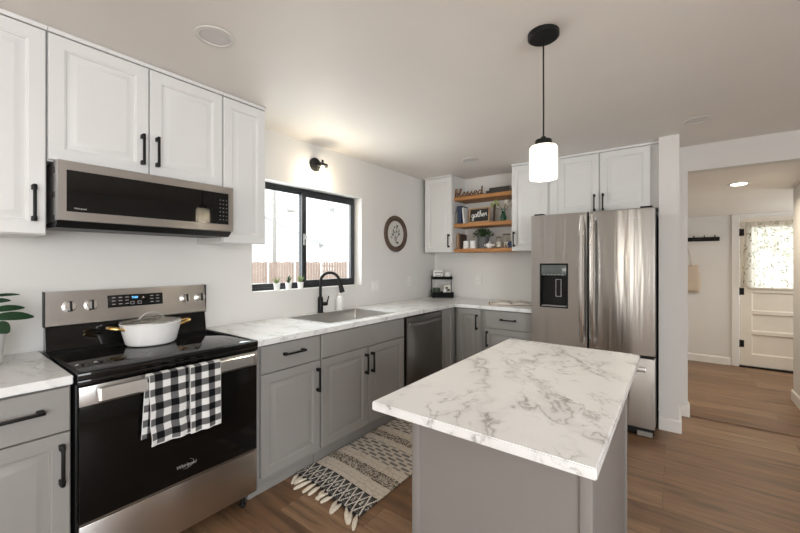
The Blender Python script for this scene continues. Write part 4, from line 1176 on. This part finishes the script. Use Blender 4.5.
bm = new_bm(); box(bm, -.03, .01, -.0312, -.0303, .095, .115); box(bm, .0, .032, -.0312, -.0303, .065, .09); link('label', bm, M['bk_dark'], cn, False)

ob = thing('open_book', 'open book with tan pages lying on the worktop beside the fridge', 'book', (1.13, -.33, .917), math.radians(24))
bm = new_bm()
def page_block(sign, wv):
    prof = []
    for k in range(9):
        t = k / 8; prof.append((sign * (.005 + t * wv), .007 + .026 * math.sin(PI * min(1, t * 1.1)) ** .7 * (1 - .55 * t)))
    ring = prof + [(p[0], .005) for p in reversed(prof)]
    rings_solid(bm, [[(x, y, z) for x, z in ring] for y in (-.125, .125)])
page_block(-1, .21); page_block(1, .21)
link('pages', bm, M['paper'], ob, True, 40)
link('cover', bx(-.228, .228, -.138, .138, .0003, .0048, bev=.001), M['paper_brown'], ob, False)

# ------------------------------------------------------------------ rug
rug = thing('runner_rug', 'woven cream, black and brown runner rug with tassels in front of the sink cabinet', 'rug', (.866, -1.96, 0), 0)
RWd, RLn = .59, 1.36
def rug_pos(u, v):
    x = (u - .5) * RWd; y = (v - .5) * RLn + .012 * math.sin(u * 5) * (1 - v) - .04 * (u - .5) * (1 - v)
    z = .008 + .0016 * mnoise.noise(Vector((x * 60, y * 60, 0))) + .0015 * math.sin(v * RLn / .012 * 2 * PI)
    return (x, y, z)
CRM, BLK, BRN, GRY = (.68, .62, .54), (.035, .035, .038), (.13, .10, .075), (.17, .165, .16)
hsh = lambda i, j: ((math.sin(i * 12.9898 + j * 78.233) * 43758.5453) % 1.0)
def rug_col(u, v):
    x = u * RWd; y = v * RLn
    def tri(q, p): return abs((q / p) % 1 - .5) * 2
    def band_dia(t, w):
        k = t / w
        if t < .008 or t > w - .006: return BLK
        d = tri(x, .118)
        if abs(d - k) < .075 or abs((1 - d) - k) < .075: return (.74, .70, .64)
        if abs(d - .5) > .36 and .36 < k < .64 and hsh(int(x / .007), int(y / .007)) > .35: return (.62, .58, .52)
        return (.20, .195, .18) if int(y / .0045) % 3 == 0 else BLK
    def cream(i): return (.56, .50, .42) if (y / .017) % 1 < .16 or hsh(int(x / .012), int(y / .017)) > .82 else CRM
    def tweed(): 
        q = hsh(int(x / .007), int(y / .005)); return (.20, .165, .125) if q > .66 else ((.09, .075, .06) if q > .46 else (.56, .50, .43))
    def dash():
        r = int(y / .034); ox = (r % 2) * .05
        if (y / .034) % 1 < .58 and ((x + ox) % .1) < .066: return GRY if int(x / .006) % 3 else (.26, .25, .24)
        return (.60, .545, .475)
    bands = [(.165, 'd'), (.105, 'c'), (.095, 't'), (.085, 'c'), (.20, 's'), (.07, 'c'), (.08, 't'), (.07, 'c'), (.19, 's'), (.075, 'c'), (.085, 't'), (.105, 'c'), (.20, 'd')]
    a = 0
    for w, k in bands:
        if y < a + w:
            if k == 'd': return band_dia(y - a, w)
            if k == 'c': return cream(0)
            if k == 't': return tweed()
            return dash()
        a += w
    return BLK
grid_sheet('weave', 240, 540, rug_pos, rug_col, M['rug'], rug, .008)
rt = random.Random(8)
for e_ in (0, 1):
    for k in range(14):
        x = -RWd / 2 + .015 + k * (RWd - .03) / 13
        b_ = rug_pos(x / RWd + .5, 0 if e_ == 0 else 1)
        s = -1 if e_ == 0 else 1
        L = rt.uniform(.065, .105); dx = rt.uniform(-.05, .05) + (.04 if k > 9 else 0)
        p = [(b_[0], b_[1] - s * .006, .010), (b_[0] + dx * .2, b_[1] + s * .012, .013), (b_[0] + dx * .5, b_[1] + s * L * .5, .012), (b_[0] + dx, b_[1] + s * L, .006)]
        link('tassel', tube(new_bm(), catmull(p, 3), [.004, .0045, .005, .006, .008, .010, .0105, .010, .009, .0055][:10], 8, True, 1.3), M['tassel'], rug)

# ------------------------------------------------------------------ hall
cr = thing('coat_rack', 'black wall rail with hooks on the far wall of the hall', 'coat rack', (2.66, HF, 1.665))
link('rail', bx(-.32, .31, -.016, -.0005, -.028, .028, bev=.002), M['black'], cr)
for x in (-.24, -.10, .04, .15, .26):
    bm = tube(new_bm(), catmull([(x, -.0165, .012), (x, -.05, .014), (x, -.06, .050)], 4), .006, 8)
    tube(bm, catmull([(x, -.0165, -.012), (x, -.036, -.018), (x, -.042, .000)], 4), .0055, 8)
    link('hook', bm, M['black'], cr)
tt = thing('tote_bag', 'plain tan canvas tote bag hanging from the hall rail', 'bag', (2.60, HF - .042, 1.0))
def bag_pos(u, v):
    a = 2 * PI * u; x = .165 * (abs(math.cos(a)) ** .5) * (1 if math.cos(a) > 0 else -1)
    y = .026 * math.sin(a) * (1 - .5 * v) * (1.0 if v > .02 else .3); z = -.06 + .37 * v
    return (x + .010 * math.sin(v * 5), y, z + .008 * math.cos(a) * v)
bm = rings_solid(new_bm(), [[bag_pos(k / 32, j / 10) for k in range(32)] for j in range(11)])
link('body', bm, M['canvas'], tt, True, 70)
for s in (-1, 1):
    bm = tube(new_bm(), catmull([(-.085, s * .010, .29), (-.06, s * .012, .45), (-.012, s * .004 + .0, .632), (.0, s * .003, .645), (.012, s * .004, .632), (.06, s * .012, .45), (.085, s * .010, .29)], 5), .012, 8, True, .25)
    link('strap', bm, M['canvas'], tt)

# floral curtain on a rod over the door window
cw = thing('cafe_curtain', 'sheer floral curtain gathered on a rod across the hall door window', 'curtain', ((DX0 + DX1) / 2, HF - .035, 0))
link('rod', tube(new_bm(), [(-.385, 0, 1.845), (.375, 0, 1.845)], .006, 10), M['trim'], cw)
for s in (-1, 1): link('bracket', bx(s * .365 - .01, s * .365 + .01, -.008, .034, 1.825, 1.86, bev=.002), M['trim'], cw)
rc = random.Random(21)
sprigs = [(rc.uniform(0, 1.55), rc.uniform(0, .88), rc.uniform(0, 2 * PI), rc.random()) for _ in range(210)]
def cur_pos(u, v):
    x0 = -.352 - .045 * (1 - v); x = x0 + (.375 - x0) * u
    fold = .014 * math.sin(u * 42 + .6 * math.sin(u * 9)) * (.55 + .45 * (1 - v)) + .004 * math.sin(u * 90)
    z = 1.03 + .835 * v
    if v > .94: fold *= 1 - (v - .94) * 8
    return (x + (.02 * math.sin(u * 11)) * (1 - v), -.012 + fold - (.006 if v > .95 else 0), z)
CREAM = (.80, .76, .68)
def cur_col(u, v):
    x = u * 1.55; z = v * .88
    for sx, sz, a, k in sprigs:
        dx, dz = x - sx, z - sz
        if dx * dx + dz * dz > .0016: continue
        dx *= 1.5; dz *= 1.5
        p = dx * math.cos(a) + dz * math.sin(a); q = -dx * math.sin(a) + dz * math.cos(a)
        if abs(q) < .0025 and abs(p) < .032: return (.20, .22, .12)
        for c0, s0 in ((-.02, .009), (0, -.010), (.018, .008)):
            if ((p - c0) / .010) ** 2 + ((q - s0) / .0065) ** 2 < 1: return (.16, .20, .10) if k < .6 else (.32, .20, .10)
        if (p - .03) ** 2 + q * q < .00008: return (.30, .17, .13)
    return CREAM
grid_sheet('cloth', 260, 200, cur_pos, cur_col, M['curtain'], cw, 0)

# ------------------------------------------------------------------ outside
tag(link('ground', bx(-40, -.17, -10, 40, -.4, .15), M['ground'], None, False), 'pale bright ground outside the kitchen window', 'ground', None, 'structure')
tag(link('ground_yard', bx(-3, 9, 2.6, 12, -.4, -.05), M['ground'], None, False), 'pale ground outside the hall door', 'ground', None, 'structure')
A0, B0 = Vector((-18.4, 6.2, 0)), Vector((-9.5, 13.6, 0))
d = (B0 - A0); L = d.length; ang = math.atan2(d.y, d.x)
fnc = thing('wooden_fence', 'low brown board fence across the yard outside the window', 'fence', (A0.x, A0.y, .15), ang)
n = int(L / .15)
bm = new_bm()
for k in range(n): box(bm, k * .15, k * .15 + .135, -.012, .012, .02, 1.22 + .02 * math.sin(k * 1.7))
link('boards', bm, M['fence'], fnc, False)
for z in (.3, .95): link('rail', bx(0, n * .15, .0125, .05, z, z + .08), M['post'], fnc, False)
for k in range(0, n, 10): link('post', bx(k * .15 + .02, k * .15 + .11, -.105, -.0125, 0, 1.30), M['post'], fnc, False)
up_ = thing('utility_pole', 'tall street light pole standing outside behind the fence', 'pole', (-17.0, 9.2, .15))
link('pole', tube(new_bm(), [(0, 0, 0), (0, 0, 5.6)], [.13, .09], 12), M['pole'], up_)
bm = tube(new_bm(), catmull([(0, 0, 4.2), (.4, .3, 4.45), (.75, .55, 4.4)], 4), .035, 8); link('lamp_arm', bm, M['pole'], up_)
link('lamp_head', bx(.6, 1.1, .42, .72, 4.25, 4.38, bev=.03), M['pole'], up_)
def house(label, loc, rz, w, dpt, h, rh, over=.4):
    t = thing('house', label, 'house', loc, rz)
    link('walls', bx(-w / 2, w / 2, -dpt / 2, dpt / 2, 0, h), M['siding'], t, False)
    bm = rings_solid(new_bm(), [[(-w / 2, y, h + .005), (w / 2, y, h + .005), (0, y, h + rh - .02)] for y in (-dpt / 2, dpt / 2)]); link('gable', bm, M['siding'], t, False)
    for s in (-1, 1):
        bm = new_bm(); e1 = s * (w / 2 + over); zz = h - rh * over / (w / 2)
        rings_solid(bm, [[(0, y, h + rh), (e1, y, zz), (e1, y, zz + .12), (0, y, h + rh + .12)] for y in (-dpt / 2 - .3, dpt / 2 + .3)])
        link('roof', bm, M['roof'], t, False)
    for x in (-w * .25, w * .25):
        f = link('window', cells(new_bm(), [x - .5, x - .42, x + .42, x + .5], [1.0, 1.08, 2.02, 2.1], {(i, j) for i in range(3) for j in range(3)} - {(1, 1)}, -dpt / 2 - .04, -dpt / 2 - .001, lambda u, v, w_: (u, w_, v)), M['post'], t, False)
        link('pane', bx(x - .42, x + .42, -dpt / 2 - .02, -dpt / 2 - .005, 1.08, 2.02), M['roof'], f, False)
    return t
house('pale gabled house beyond the fence, seen past the street light pole', (-25.5, 14.5, .15), math.radians(52), 8.0, 8, 2.7, 1.9)
house('long white building outside, seen through the sliding half of the window', (-13.0, 20.0, .15), math.radians(38), 13, 8, 4.8, 1.5)
for k, (x, y, s, lb) in enumerate(((5.4, 10.0, 1.7, 'bushy tree outside the hall door'),)):
    t = thing('tree', lb, 'tree', (x, y, -.05))
    link('trunk', tube(new_bm(), [(0, 0, 0), (.05, 0, 1.2), (0, .05, 2.2)], [.14, .11, .07], 10), M['pole'], t)
    bm = new_bm(); ro = random.Random(30 + k)
    for q in range(500):
        v = Vector((ro.gauss(0, 1), ro.gauss(0, 1), ro.gauss(0, 1))).normalized() * s * ro.uniform(.4, 1) ** .5 * .75
        c = Vector((v.x, v.y, 2.2 + v.z * .8)); a = ro.uniform(0, 2 * PI)
        leaf_blade(bm, c, c + Vector((.2 * math.cos(a), .2 * math.sin(a), ro.uniform(-.12, .08))), .055, .02, nseg=2)
    link('crown', bm, M['foliage'], t, True, 60)
